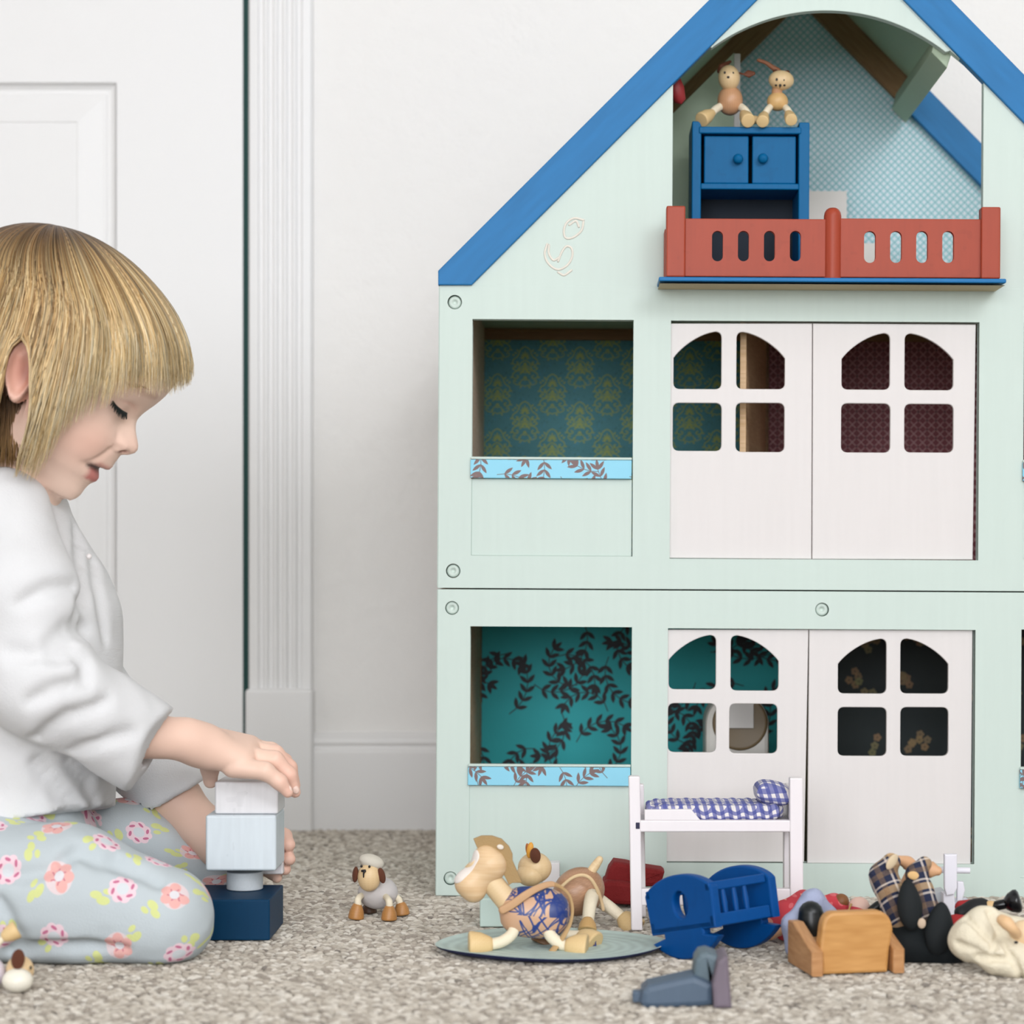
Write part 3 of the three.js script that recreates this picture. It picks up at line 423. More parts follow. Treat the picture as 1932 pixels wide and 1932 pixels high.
// ───────────────────────── toys on and in the house ─────────────────────────
const wood = (a, b, sd, r = 0.42) => mat('#ffffff', r, { map: grainTex(a, b, sd) });
const mPale = wood('#f0d8ae', '#e2c294', 61), mTan = wood('#dcae86', '#bf8a64', 62, 0.4), mHead = wood('#ecd0a4', '#dfbd8c', 63), mRope = mat(C(240, 228, 202), 0.75, bump(fine, 0.0002)), mHoof = wood('#eed5a4', '#dcb67c', 64, 0.5), mBrownHoof = wood('#c58e50', '#a97440', 65), mLeather = mat(C(112, 62, 40), 0.7, bump(fine, 0.0002)), mInk = mat(C(28, 22, 22), 0.4), mDark = mat(C(24, 34, 36), 0.55);
const dot = (parent, at, r) => part(parent, 'eye', ell(at, r, r * 1.25, r * 0.5, [0, 0, 0], 10), mInk);
const houseTurn = o => { o.rotation.z = -TH; return o; };

{ // blue cabinet in the attic; its base stands on the attic floor
  const dz = -0.055, [u0, v0] = hp(1304, 510, dz), [u1] = hp(1526, 510, dz), w = u1 - u0, base = houseAt(1415, 510, dz); base.y = houseAt(1415, 537.6, 0).y + 0.0004;
  const k = houseTurn(thing('toy_cabinet', 'blue wooden toy cabinet with two knobbed doors above an open shelf in the attic', 'cabinet', base));
  const d = 0.062, yy = py => houseAt(1415, py, dz).y - base.y, xx = px => houseAt(px, 300, dz).x - base.x;
  const add = (n, x0, y0, x1, y1, zf, dep, m = mBlueWood, r = 0.0012) => { const g = rbox(xx(x1) - xx(x0), yy(y0) - (y1 === null ? 0 : yy(y1)), dep, r, (xx(x0) + xx(x1)) / 2, (yy(y0) + (y1 === null ? 0 : yy(y1))) / 2, zf - dep / 2); const o = mesh(n, g, m); k.add(o); return o; };
  add('side_panel', 1304, 229, 1321.5, null, 0, d); add('side_panel', 1505.5, 230, 1526, null, 0, d);
  add('top_rail', 1317, 239.5, 1510, 252.5, 0.0012, d); add('shelf', 1321, 346, 1506, 357.5, 0.0002, d - 0.001); add('bottom_board', 1321, 499, 1506, 512, -0.001, d - 0.002); add('back_panel', 1320, 245, 1507, null, -d + 0.004, 0.0035, mat(C(8, 26, 42), 0.7), 0.0004);  // back panel coloured near-black so the open shelf reads dark
  for (const [x0, x1, kx, ky] of [[1327.5, 1411.5, 1391, 300], [1418.5, 1501, 1438, 299]]) { const o = add('door', x0, 255, x1, 345, -0.004, 0.004); const c = V(xx(kx), yy(ky), -0.004); const g = turned(c, V(c.x, c.y, c.z + 1), [[0, 0], [0, 0.0018], [0.002, 0.0018], [0.003, 0.0038], [0.005, 0.0044], [0.007, 0.0036], [0.0082, 0.0018], [0.0085, 0]], 18); o.add(mesh('knob', g, mBlueWood)); }
}
const topY = houseAt(1415, 239.5, -0.06).y + 0.0003;
// an attic figure is laid out in pixels at distance D
{ const D = Dh + 0.075, f = thing('toy_dog', 'wooden toy dog with a round head sitting on top of the blue cabinet', 'toy animal', V(P(1382, 238, D).x, topY, -D - 0.008)), p = (x, y, d = 0) => P(x, y, D + d);
  part(f, 'body', ell(p(1377.5, 190), 28 * M(D), 24 * M(D), 25 * M(D), [0, 0, 1.57]), mTan);
  part(f, 'head', ell(p(1375.5, 147, -0.005), 20.5 * M(D), 24 * M(D), 20 * M(D), [0, 0, 0.1]), mHead);
  for (const [x, y] of [[1367.5, 137], [1383, 138]]) dot(f, p(x, y, -0.0132), 0.0010);
  part(f, 'nose', ell(p(1374, 145.5, -0.0143), 0.0012, 0.0011, 0.0007, [0, 0, 0], 10), mInk);
  part(f, 'ear', limb([p(1358, 134), p(1363, 126, -0.002), p(1378, 116, 0.004)], [0.0026, 0.0034, 0.0012], 12, 8, 0.35), mLeather);
  part(f, 'ear', limb([p(1395, 138, 0.002), p(1403, 140), p(1412, 139.5), p(1421, 138.5)], [0.001, 0.0008, 0.0038, 0.002], 14, 8, 0.4), mLeather);
  for (const [a, b, c, e, s] of [[1359, 201, 1340, 217, 1], [1398, 202, 1413, 219, -1]]) { const leg = part(f, 'leg', limb([p(a, b, -0.004), p((a + c) / 2, (b + e) / 2 - 2, -0.009), p(c, e, -0.012)], [0.0035, 0.0036, 0.0036], 12), mRope); }
  part(f, 'hoof', hoof(p(1345, 212, -0.011), p(1323, 226.5, -0.0225), 0.0068), mHoof); part(f, 'hoof', hoof(p(1402, 213, -0.008), p(1412, 228.5, -0.027), 0.0064), mHoof);
  part(f, 'foot', pell(1424, 226, D + 0.008, 9, 8, 9), mHoof);
}
{ const D = Dh + 0.072, f = thing('toy_cat', 'wooden toy cat with a wide flat head sitting on top of the blue cabinet', 'toy animal', V(P(1468, 238, D).x, topY, -D - 0.008)), p = (x, y, d = 0) => P(x, y, D + d);
  part(f, 'body', pell(1467, 191.5, D, 20, 18, 18), wood('#e8c48c', '#d2a468', 67)); part(f, 'neck', turned(p(1465, 180), p(1468, 160, -0.002), [[0, 0.0045], [0.011, 0.005]], 16), mTan);
  part(f, 'head', ell(p(1474, 151.5, -0.004), 24 * M(D), 18.5 * M(D), 19 * M(D), [0, 0, -0.08]), mHead);
  for (const [x, y] of [[1465.5, 150], [1479, 150.5]]) dot(f, p(x, y, -0.0122), 0.001);
  part(f, 'nose', ell(p(1472, 161, -0.0118), 0.0012, 0.0012, 0.0008, [0, 0, 0], 10), mInk);
  part(f, 'mouth', limb([p(1472, 161, -0.0118), p(1471.3, 165.5, -0.011)], [0.0005, 0.0004], 4, 6), mInk);
  for (const s of [-1, 1]) part(f, 'whisker', ell(p(1472 + s * 8, 161, -0.0108), 0.0011, 0.0009, 0.0009, [0, 0, 0], 8), mInk);
  part(f, 'tail', limb([p(1468, 134, 0.004), p(1456, 126, 0.004), p(1446, 119, 0.004), p(1431, 113.5, 0.004)], [0.0028, 0.0022, 0.0018, 0.0016], 16, 8), mat(C(150, 98, 70), 0.7));
  for (const s of [-1, 1]) part(f, 'ear', pell(1474 + s * 11, 134.5 + (s < 0 ? 0 : 1.5), D, 5, 3.5, 3.5), mLeather);
  for (const [a, b, c, e] of [[1453, 202, 1443, 216], [1482, 203, 1491, 216]]) part(f, 'leg', limb([p(a, b, -0.003), p((a + c) / 2, (b + e) / 2 - 1, -0.008), p(c, e, -0.01)], [0.003, 0.0032, 0.0032], 10), mRope);
  part(f, 'hoof', hoof(p(1443, 214, -0.006), p(1438.5, 230, -0.0265), 0.0056), mHoof); part(f, 'hoof', hoof(p(1487, 212, -0.006), p(1493, 227, -0.0265), 0.0055), mHoof);
}
{ const D = Dh + HD - 0.05, b = houseAt(1590, 537, -HD + 0.05); const g = pbox(1516, 357, 1600, 430, D, 0.004, 0.0006), h = pbox(1516, 452, 1655, 505, D - 0.003, 0.012, 0.0008); const m = mat(C(240, 234, 230), 0.8);
  const t = thing('card_box', 'small white card box with an upright lid standing beside the blue cabinet in the attic', 'box', V(P(1580, 0, D).x, houseAt(1580, 537.6, -0.2).y + 0.0003, -D));
  const y0 = t.position.y, top = P(0, 357, D).y, mid2 = P(0, 462, D).y, xa = P(1510, 0, D).x, xb = P(1600, 0, D).x, xc = P(1668, 0, D).x;
  part(t, 'lid', rbox(xb - xa, top - mid2, 0.003, 0.0005, (xa + xb) / 2, (top + mid2) / 2, -D - 0.012), m); part(t, 'box', rbox(xc - xa, mid2 - y0, 0.026, 0.001, (xa + xc) / 2, (mid2 + y0) / 2, -D), m); }

{ // round-shouldered white toy washing machine inside the lower storey
  const D = 2.06, fl = houseAt(1390, 1690, 0).y + 0.0115, y = py => P(0, py, D).y, x = px => P(px, 0, D).x, t = thing('toy_washing_machine', 'white round-topped toy washing machine seen through the lower left door panes', 'washing machine', V(x(1391), fl, -D));
  const s = new THREE.Shape(), r = (x(1451) - x(1331)) / 2, c = y(1368); s.moveTo(x(1331), fl); s.lineTo(x(1331), c); s.absarc(x(1391), c, r, Math.PI, 0, true); s.lineTo(x(1451), fl); s.closePath();
  const g = extr(s, 0.05, 0.004, 30); g.translate(0, 0, -D); part(t, 'case', g, mat(C(240, 236, 228), 0.4));
  part(t, 'drum_window', turned(P(1396, 1364, D).add(V(0, 0, -0.004)), P(1396, 1364, D).add(V(0, 0, 1)), [[0, 0], [0, 52 * M(D)], [0.0045, 52 * M(D)], [0.006, 49 * M(D)], [0.005, 46 * M(D)], [0.0046, 0]], 40), mat(C(128, 108, 76), 0.4));
  part(t, 'label', pbox(1372, 1322, 1422, 1374, D - 0.004, 0.0022, 0.0006), mat(C(244, 240, 236), 0.6), 'white square card on the drum window');
}

// ───────────────────────── on the carpet: blocks ─────────────────────────
{ const D = 1.728, b = P(509, 1775, D), w = 0.078, h = b.y * 0 + 0.0306, d = 0.078; const g = rbox(w, h, d, 0.0012, b.x - w / 2, h / 2 + 0.0002, -D - d / 2);
  lone('blue_block', 'flat dark teal-blue wooden block at the bottom of the stack by the knee', 'block', g, gloss(C(0, 56, 90), 0.5, 0.35, { map: worn }));
  const Dc = 1.782, r = 34 * M(Dc), c0 = V(P(462, 0, Dc).x, 0.0309, -Dc); const hh = P(0, 1643, Dc).y - 0.0309;
  lone('round_peg_block', 'short pale grey wooden cylinder between the blue block and the light blue block', 'block', turned(c0, c0.clone().add(V(0, 1, 0)), [[0, 0], [0, r * 0.97], [0.001, r], [hh - 0.0008, r], [hh, r * 0.97], [hh, 0]], 40), mat(C(208, 214, 218), 0.5, { map: worn }));
  const Db = 1.752; const bl = pbox(387.5, 1538, 521, 1643.5, Db, 0.05, 0.0022); 
  lone('light_blue_block', 'light blue-grey wooden block held in both hands, second from the top of the stack', 'block', bl, mat(C(222, 232, 238), 0.45, { map: worn }));
  const yb = P(0, 1538, Db).y + 0.0002, yt = P(0, 1474, 1.76).y, x0 = P(405, 0, 1.757).x, x1 = P(524.5, 0, 1.757).x;
  lone('white_block', 'white wooden block on top of the stack under the right hand', 'block', rbox(x1 - x0, yt - yb, 0.042, 0.0018, (x0 + x1) / 2, (yt + yb) / 2, -1.757 - 0.021), mat(C(236, 235, 237), 0.45, { map: worn }));
  lone('slim_white_block', 'slim white block pressed against the back of the stack by the far fingers', 'block', pbox(480, 1565, 534, 1650, 1.806, 0.010, 0.0015), mat(C(236, 232, 234), 0.45));
}
// ───────────────────────── toy animals on the carpet ─────────────────────────
{ const D = 1.845, t = thing('toy_sheep', 'small wooden toy sheep with white fleece and brown hooves standing alone on the carpet', 'toy animal', V(P(712, 0, D).x, 0, -D)), p = (x, y, d = 0) => P(x, y, D + d);
  const mFleece = mat(C(238, 232, 230), 0.95, bump(fine, 0.00025)), body = ell(p(713, 1684, 0.004), 38 * M(D), 31 * M(D), 33 * M(D));
  const fz = []; seed = 3; part(t, 'body', body, mFleece);
  part(t, 'head', merge(pell(696.5, 1655, D - 0.014, 22, 27, 20)), mHead);
  part(t, 'wool_cap', ell(p(701, 1626, -0.0105), 24 * M(D), 14 * M(D), 20 * M(D), [0, 0, -0.3]), mat(C(246, 238, 222), 0.95, bump(fine, 0.0002)));
  for (const [x, y] of [[682, 1634.5], [697, 1635]]) part(t, 'eye', ell(p(x, y, -0.0206), 0.0010, 0.0011, 0.0007, [0, 0, 0], 10), mInk);
  part(t, 'nose', limb([p(683.5, 1643, -0.0214), p(689, 1643, -0.0218), p(686.5, 1646.5, -0.0219), p(686, 1655, -0.0217)], [0.0011, 0.0011, 0.0008, 0.0005], 10, 6), mInk);
  part(t, 'ear', ell(p(670.5, 1650, -0.013), 5.5 * M(D), 15 * M(D), 8 * M(D), [0, 0.4, -0.1]), mLeather); part(t, 'ear', ell(p(720, 1652, -0.016), 7 * M(D), 15 * M(D), 6 * M(D), [0, 0.3, 0.25]), mLeather);
  for (const [x0, y0, x1, y1, d0, d1, hx, hy, dark] of [[681, 1690, 676, 1708, -0.006, -0.016, 671.5, 1733.5, 0], [728, 1692, 735, 1712, -0.008, -0.022, 734, 1735.5, 0], [744, 1690, 755, 1706, 0.006, 0.004, 758.5, 1725, 0], [694, 1700, 697, 1706, 0.012, 0.016, 696.5, 1723, 1]]) {
    part(t, 'leg', limb([p(x0, y0, d0), p(lerp(x0, x1, 0.6) - (x0 < 700 ? 3 : -2), lerp(y0, y1, 0.5), d1), p(x1, y1 + 4, d1)], [0.0026, 0.0028, 0.0028], 10), mRope);
    const e = p(hx, hy, d1); e.y = Math.max(0.0003, 0.0003); part(t, 'hoof', hoof(p(x1 - (x1 - hx) * 0.4, y1 - 4, d1), e, 15 * M(D)), dark ? mat(C(84, 58, 42), 0.5) : mBrownHoof); }
}
const matX = P(1040, 0, 1.69).x;
{ // oval mat, its rim rising a little
  const D = 1.69, a = 219 * M(D), b = 0.066, g = new THREE.CylinderGeometry(1, 1, 1, 72, 1); const n = 40, pos = [], idx = []; const rings = [[0, 0.0022], [0.25, 0.0021], [0.5, 0.0022], [0.7, 0.0022], [0.86, 0.0028], [0.95, 0.0042], [0.99, 0.0056], [1, 0.0052], [0.985, 0.0036], [0.9, 0.001], [0.6, 0.0002], [0, 0.0002]];
  const N = 90, uv = []; rings.forEach(([r, y], j) => { for (let i = 0; i <= N; i++) { const q = i / N * 2 * Math.PI, w = r > 0.8 ? 0.0009 * Math.sin(q * 3 + 1) * (r - 0.8) * 5 : 0; pos.push(a * r * Math.cos(q), y + w, b * r * Math.sin(q)); uv.push(a * r * Math.cos(q), b * r * Math.sin(q)); if (j && i < N) { const c = j * (N + 1) + i, d = c - N - 1; idx.push(d, d + 1, c, d + 1, c + 1, c); } } });
  const top = new THREE.BufferGeometry(); top.setAttribute('position', new THREE.Float32BufferAttribute(pos, 3)); top.setAttribute('uv', new THREE.Float32BufferAttribute(uv, 2)); const cutAt = 8 * N * 6 - 0; 
  top.setIndex(idx.slice(0, 7 * N * 6)); top.computeVertexNormals(); const bot = top.clone(); bot.setIndex(idx.slice(7 * N * 6)); bot.computeVertexNormals();
  const t = thing('oval_mat', 'pale mint oval mat with a dark blue underside lying beneath the scribbled horse', 'mat', V(matX, 0, -D));
  const ring = dataTex(256, 2 * a, (u, v) => { const x = (u - 0) * 2 - (u > 0.5 ? 2 : 0), y = ((v > 0.5 ? v - 1 : v) * 2) * (a / b), r = Math.hypot(x, y); const s = 0.5 + 0.5 * Math.sin(r * 60), w = tn(u, v, 30, 30, 77); const k = 0.93 + 0.07 * s - 0.05 * w; return [0.79 * k, 0.862 * k, 0.835 * k]; }, true);
  t.add(mesh('mat_top', strip(top), mat('#ffffff', 0.7, { map: ring }))); t.add(mesh('mat_underside', strip(bot), mat(C(34, 44, 92), 0.7)));
}
{ // horse scribbled blue
  const D = 1.69, t = thing('toy_horse', 'wooden toy horse with a brown leather mane and blue pen scribbles over its barrel body', 'toy animal', V(P(1000, 0, D).x, 0.003, -D)), p = (x, y, d = 0) => P(x, y, D + d);
  const scrib = canvasTex(1024, 512, 0.30, 0.075, (g, w, h) => { g.fillStyle = 'rgb(214,172,140)'; g.fillRect(0, 0, w, h); seed = 99; g.strokeStyle = 'rgb(36,62,136)'; for (let k = 0; k < 170; k++) { g.lineWidth = rr(2, 6); g.globalAlpha = rr(0.6, 1); g.beginPath(); let x = rr(0, w), y = rr(0, h); g.moveTo(x, y); for (let q = 0; q < 7; q++) { const nx = x + rr(-70, 70), ny = y + rr(-130, 130); g.quadraticCurveTo(x + rr(-80, 80), y + rr(-90, 90), nx, ny); x = clamp(nx, 0, w); y = clamp(ny, 0, h); } g.stroke(); } g.globalAlpha = 0.85; g.fillStyle = 'rgb(30,56,128)'; for (let k = 0; k < 16; k++) { const x = rr(0, w), y = rr(0, h); g.beginPath(); g.ellipse(x, y, rr(15, 40), rr(30, 90), rr(-0.5, 0.5), 0, 7); g.fill(); } });
  const L = 136 * M(D), R = 48 * M(D), a = p(941, 1716), b = p(1075, 1727); const pr = []; for (let i = 0; i <= 24; i++) { const s = i / 24, q = s * 2 - 1; pr.push([s * L, R * Math.pow(Math.max(0, 1 - Math.pow(Math.abs(q), 3.2)), 0.5)]); }
  const bg = turned(a, b, pr, 40); const bp = bg.attributes.position, uv = new Float32Array(bp.count * 2), ax = b.clone().sub(a).normalize(); for (let i = 0; i < bp.count; i++) { const v = V().fromBufferAttribute(bp, i).sub(a), s = v.dot(ax); v.addScaledVector(ax, -s); const an = Math.atan2(v.y, v.z); uv[2 * i] = s; uv[2 * i + 1] = an * 0.012; }
  for (let i = 0; i < bp.count; i += 3) { const q = [uv[2 * i + 1], uv[2 * i + 3], uv[2 * i + 5]]; if (Math.max(...q) - Math.min(...q) > 0.02) for (let k = 0; k < 3; k++) if (q[k] < 0) uv[2 * (i + k) + 1] += 0.024 * Math.PI; }
  bg.setAttribute('uv', new THREE.BufferAttribute(uv, 2)); part(t, 'body', bg, mat('#ffffff', 0.4, { map: scrib }));
  part(t, 'neck', turned(p(962, 1706, -0.001), p(920, 1655, -0.001), [[0, 0.0085], [0.02, 0.0082], [0.042, 0.0082]], 22), mPale);
  const mHorse = wood('#f0d3ac', '#e0b98a', 69);
  const hf = blend(0.009, pcap(926, 1634, D - 0.002, 30, 892, 1664, D - 0.003, 24), pcap(914, 1613, D - 0.002, 17, 918, 1622, D - 0.002, 20), pcap(880, 1668, D - 0.003, 20, 894, 1682, D - 0.003, 20));
  const hb = new THREE.Box3().setFromPoints([P(835, 1560, D), P(985, 1730, D)]); hb.min.z -= 0.03; hb.max.z += 0.03;
  part(t, 'head', strip(nets(hf, hb.min, hb.max, 0.0011)), mHorse);
  part(t, 'blaze', strip(nets((x, y, z) => Math.max(hf(x, y, z) - 0.0006, capsule(P(868, 1650, D - 0.006), P(893, 1618, D - 0.006), 0.0072, 0.0062)(x, y, z)), hb.min, hb.max, 0.0009)), mat(C(246, 236, 228), 0.5), 'white patch down the nose');
  const mane = pextr([[893, 1583], [908, 1577], [928, 1577], [946, 1583], [960, 1597], [967, 1612], [967, 1624], [976, 1645], [985, 1666], [967, 1666], [960, 1670], [953, 1655], [945, 1641], [943, 1625], [935, 1606], [925, 1598], [912, 1599], [902, 1604]], D - 0.004, 0.004, 0.0006);
  part(t, 'mane', mane, mat(C(172, 142, 96), 0.7, bump(fine, 0.0003)));
  part(t, 'mane_patch', ell(p(944, 1598, -0.0052), 0.0026, 0.0018, 0.0006, [0, 0, -0.3], 12), mat(C(232, 222, 208), 0.6), 'white patch on the mane');
  // legs lie outward; the hooves lie on their sides
  part(t, 'leg', limb([p(974, 1742, -0.008), p(966, 1762, -0.012), p(948, 1776, -0.014), p(922, 1783, -0.015)], [0.0042, 0.0043, 0.0043, 0.0043], 18), mRope);
  part(t, 'hoof', hoof(p(930, 1782, -0.015), p(884, 1783.5, -0.017), 0.0102), mHoof);
  part(t, 'leg', limb([p(1033, 1743, -0.008), p(1038, 1764, -0.012), p(1056, 1780, -0.014), p(1080, 1787, -0.016)], [0.0046, 0.0046, 0.0044, 0.0042], 18), mRope);
  part(t, 'hoof', hoof(p(1066, 1784, -0.016), p(1108, 1788, -0.018), 0.0102), mHoof);
  part(t, 'leg', limb([p(1050, 1748, 0.010), p(1066, 1763, 0.012), p(1100, 1766, 0.012)], [0.004, 0.004, 0.004], 14), mRope);
  part(t, 'hoof', hoof(p(1092, 1764, 0.012), p(1122, 1784, 0.004), 0.0105), mHoof);
  part(t, 'hoof_scribble', limb([0, 1, 2, 3, 4, 5, 6, 7, 8, 9].map(i => p(1121.5 + (2 + i * 0.5) * Math.cos(i * 1.3) * 0.6, 1783 + (3 + i * 0.6) * Math.sin(i * 1.3), 0.0025)), [0.0005], 40, 5), mat(C(52, 60, 120), 0.6), 'blue pen spiral on the sole');
  part(t, 'hoof', hoof(p(1036, 1755, 0.02), p(1024, 1783, 0.018), 0.0100), mat(C(120, 86, 56), 0.5), 'dark brown hoof');
  part(t, 'strap', limb([p(948, 1717, -0.0172), p(966, 1707, -0.0178), p(990, 1690, -0.0175), p(1014, 1676, -0.012), p(1040, 1668, -0.004), p(1056, 1672, 0.001)], [0.0030, 0.0032, 0.003, 0.0026, 0.0022, 0.0016], 30, 8, 0.3), mat(C(206, 164, 124), 0.75));
  part(t, 'strap', limb([p(1040, 1668, 0), p(1058, 1674, -0.006), p(1074, 1690, -0.010), p(1080, 1715, -0.012), p(1076, 1742, -0.014), p(1064, 1765, -0.016), p(1054, 1780, -0.016), p(1041, 1795, -0.018)], [0.0016, 0.0014, 0.0013, 0.0013, 0.0014, 0.002, 0.0024, 0.0026], 40, 8, 0.45), mat(C(188, 154, 108), 0.75));
}
{ // brown cow-like toy behind it, resting its chin behind the horse
  const D = 1.795, t = thing('toy_cow', 'wooden toy cow with a round brown body and peg tail behind the scribbled horse', 'toy animal', V(P(1100, 0, D).x, 0, -D)), p = (x, y, d = 0) => P(x, y, D + d);
  part(t, 'body', ell(p(1092, 1682), 52 * M(D), 45 * M(D), 42 * M(D), [0, 0.5, 0.35]), wood('#c9a080', '#a57a5c', 71, 0.35));
  part(t, 'tail', limb([p(1115, 1645), p(1124, 1632), p(1131, 1622)], [0.0038, 0.0036, 0.003], 8), mPale);
  part(t, 'head', merge(pell(1009, 1637, D - 0.01, 32, 29, 30), pell(1000, 1650, D - 0.014, 26, 22, 26)), mHead);
  part(t, 'ear', ell(p(1010, 1614, -0.024), 10 * M(D), 15 * M(D), 4 * M(D), [0.2, 0, 0.1]), mLeather);
  part(t, 'horn', ell(p(1000, 1604, -0.020), 6.5 * M(D), 15 * M(D), 5 * M(D), [0, 0, -0.15]), mat(C(226, 160, 58), 0.5), 'orange horn');
  part(t, 'horn_brown_side', ell(p(995.5, 1602, -0.018), 4 * M(D), 11 * M(D), 3 * M(D), [0, 0, 0.1]), mat(C(168, 96, 44), 0.6), 'brown inner side of the horn');  // small brown piece set beside the orange horn
  part(t, 'leg', limb([p(1117, 1690, -0.016), p(1113, 1708, -0.03), p(1109, 1740, -0.042)], [0.0056, 0.0052, 0.0046], 14), mRope);
  const e1 = p(1108, 1766, -0.048); e1.y = 0.0042; part(t, 'hoof', hoof(p(1109, 1732, -0.042), e1, 0.0072), wood('#d6b078', '#bf9458', 72));
  part(t, 'leg', limb([p(1132, 1700, 0.006), p(1150, 1712, 0.004), p(1180, 1736, 0)], [0.0056, 0.005, 0.0044], 14), mRope);
  part(t, 'hoof', hoof(p(1172, 1726, 0.001), p(1200, 1756, -0.004), 0.0105), mHoof);
  part(t, 'leg', limb([p(1062, 1712, 0.004), p(1056, 1735, 0.004), p(1050, 1752, 0.002)], [0.0052, 0.005, 0.0046], 12), mRope);
  { const e = p(1050, 1766, 0.002); e.y = 0.0004; part(t, 'hoof', hoof(p(1051, 1742, 0.002), e, 0.0085), mHoof); }
  part(t, 'strap', limb([p(1060, 1672, -0.026), p(1080, 1656, -0.027), p(1098, 1651, -0.027), p(1112, 1656, -0.026), p(1126, 1676, -0.022), p(1134, 1698, -0.016), p(1138, 1716, -0.014)], [0.0013, 0.0013, 0.0014, 0.0014, 0.0014, 0.0014, 0.0015], 36, 7, 0.6), mat(C(226, 196, 152), 0.75));
}
lone('mint_block', 'small mint painted block lying on the carpet behind the scribbled horse', 'block', (() => { const D = 1.79, a = P(905, 1695, D), w = 48 * M(D) * 1.4; return rbox(w, a.y - 0.0003, 0.03, 0.0012, a.x + w / 2, a.y / 2, -D - 0.015); })(), mat(C(200, 220, 212), 0.6));
lone('white_box', 'tiny white box against the dollhouse front behind the toy cow head', 'box', (() => { const D = 1.925, a = P(1024, 1627, D), b = P(1056, 1700, D); return rbox(b.x - a.x, a.y - 0.0002, 0.016, 0.001, (a.x + b.x) / 2, a.y / 2, -D - 0.006); })(), mat(C(240, 236, 236), 0.6));
{ // red sofa tipped back
  const D = 1.888, m = mat(C(140, 30, 32), 0.85, bump(fine, 0.0004)), t = thing('toy_sofa', 'dark red velvet toy sofa against the dollhouse front behind the white bed', 'sofa', V(P(1195, 0, D).x, 0, -D - 0.012));
  const cushion = (pts, d, dep) => pextr(pts, d, dep, 0.0035);
  part(t, 'backrest', cushion([[1141, 1662], [1148, 1640], [1158, 1626], [1180, 1629], [1215, 1637], [1249, 1642], [1254, 1646], [1249, 1664], [1242, 1673], [1200, 1674], [1160, 1672]], D + 0.008, 0.03), m);
  part(t, 'seat', cushion([[1137, 1690], [1138, 1668], [1146, 1662.5], [1170, 1664], [1202, 1669], [1215, 1674], [1218, 1708], [1180, 1708], [1142, 1706]], D - 0.004, 0.045), m);
}
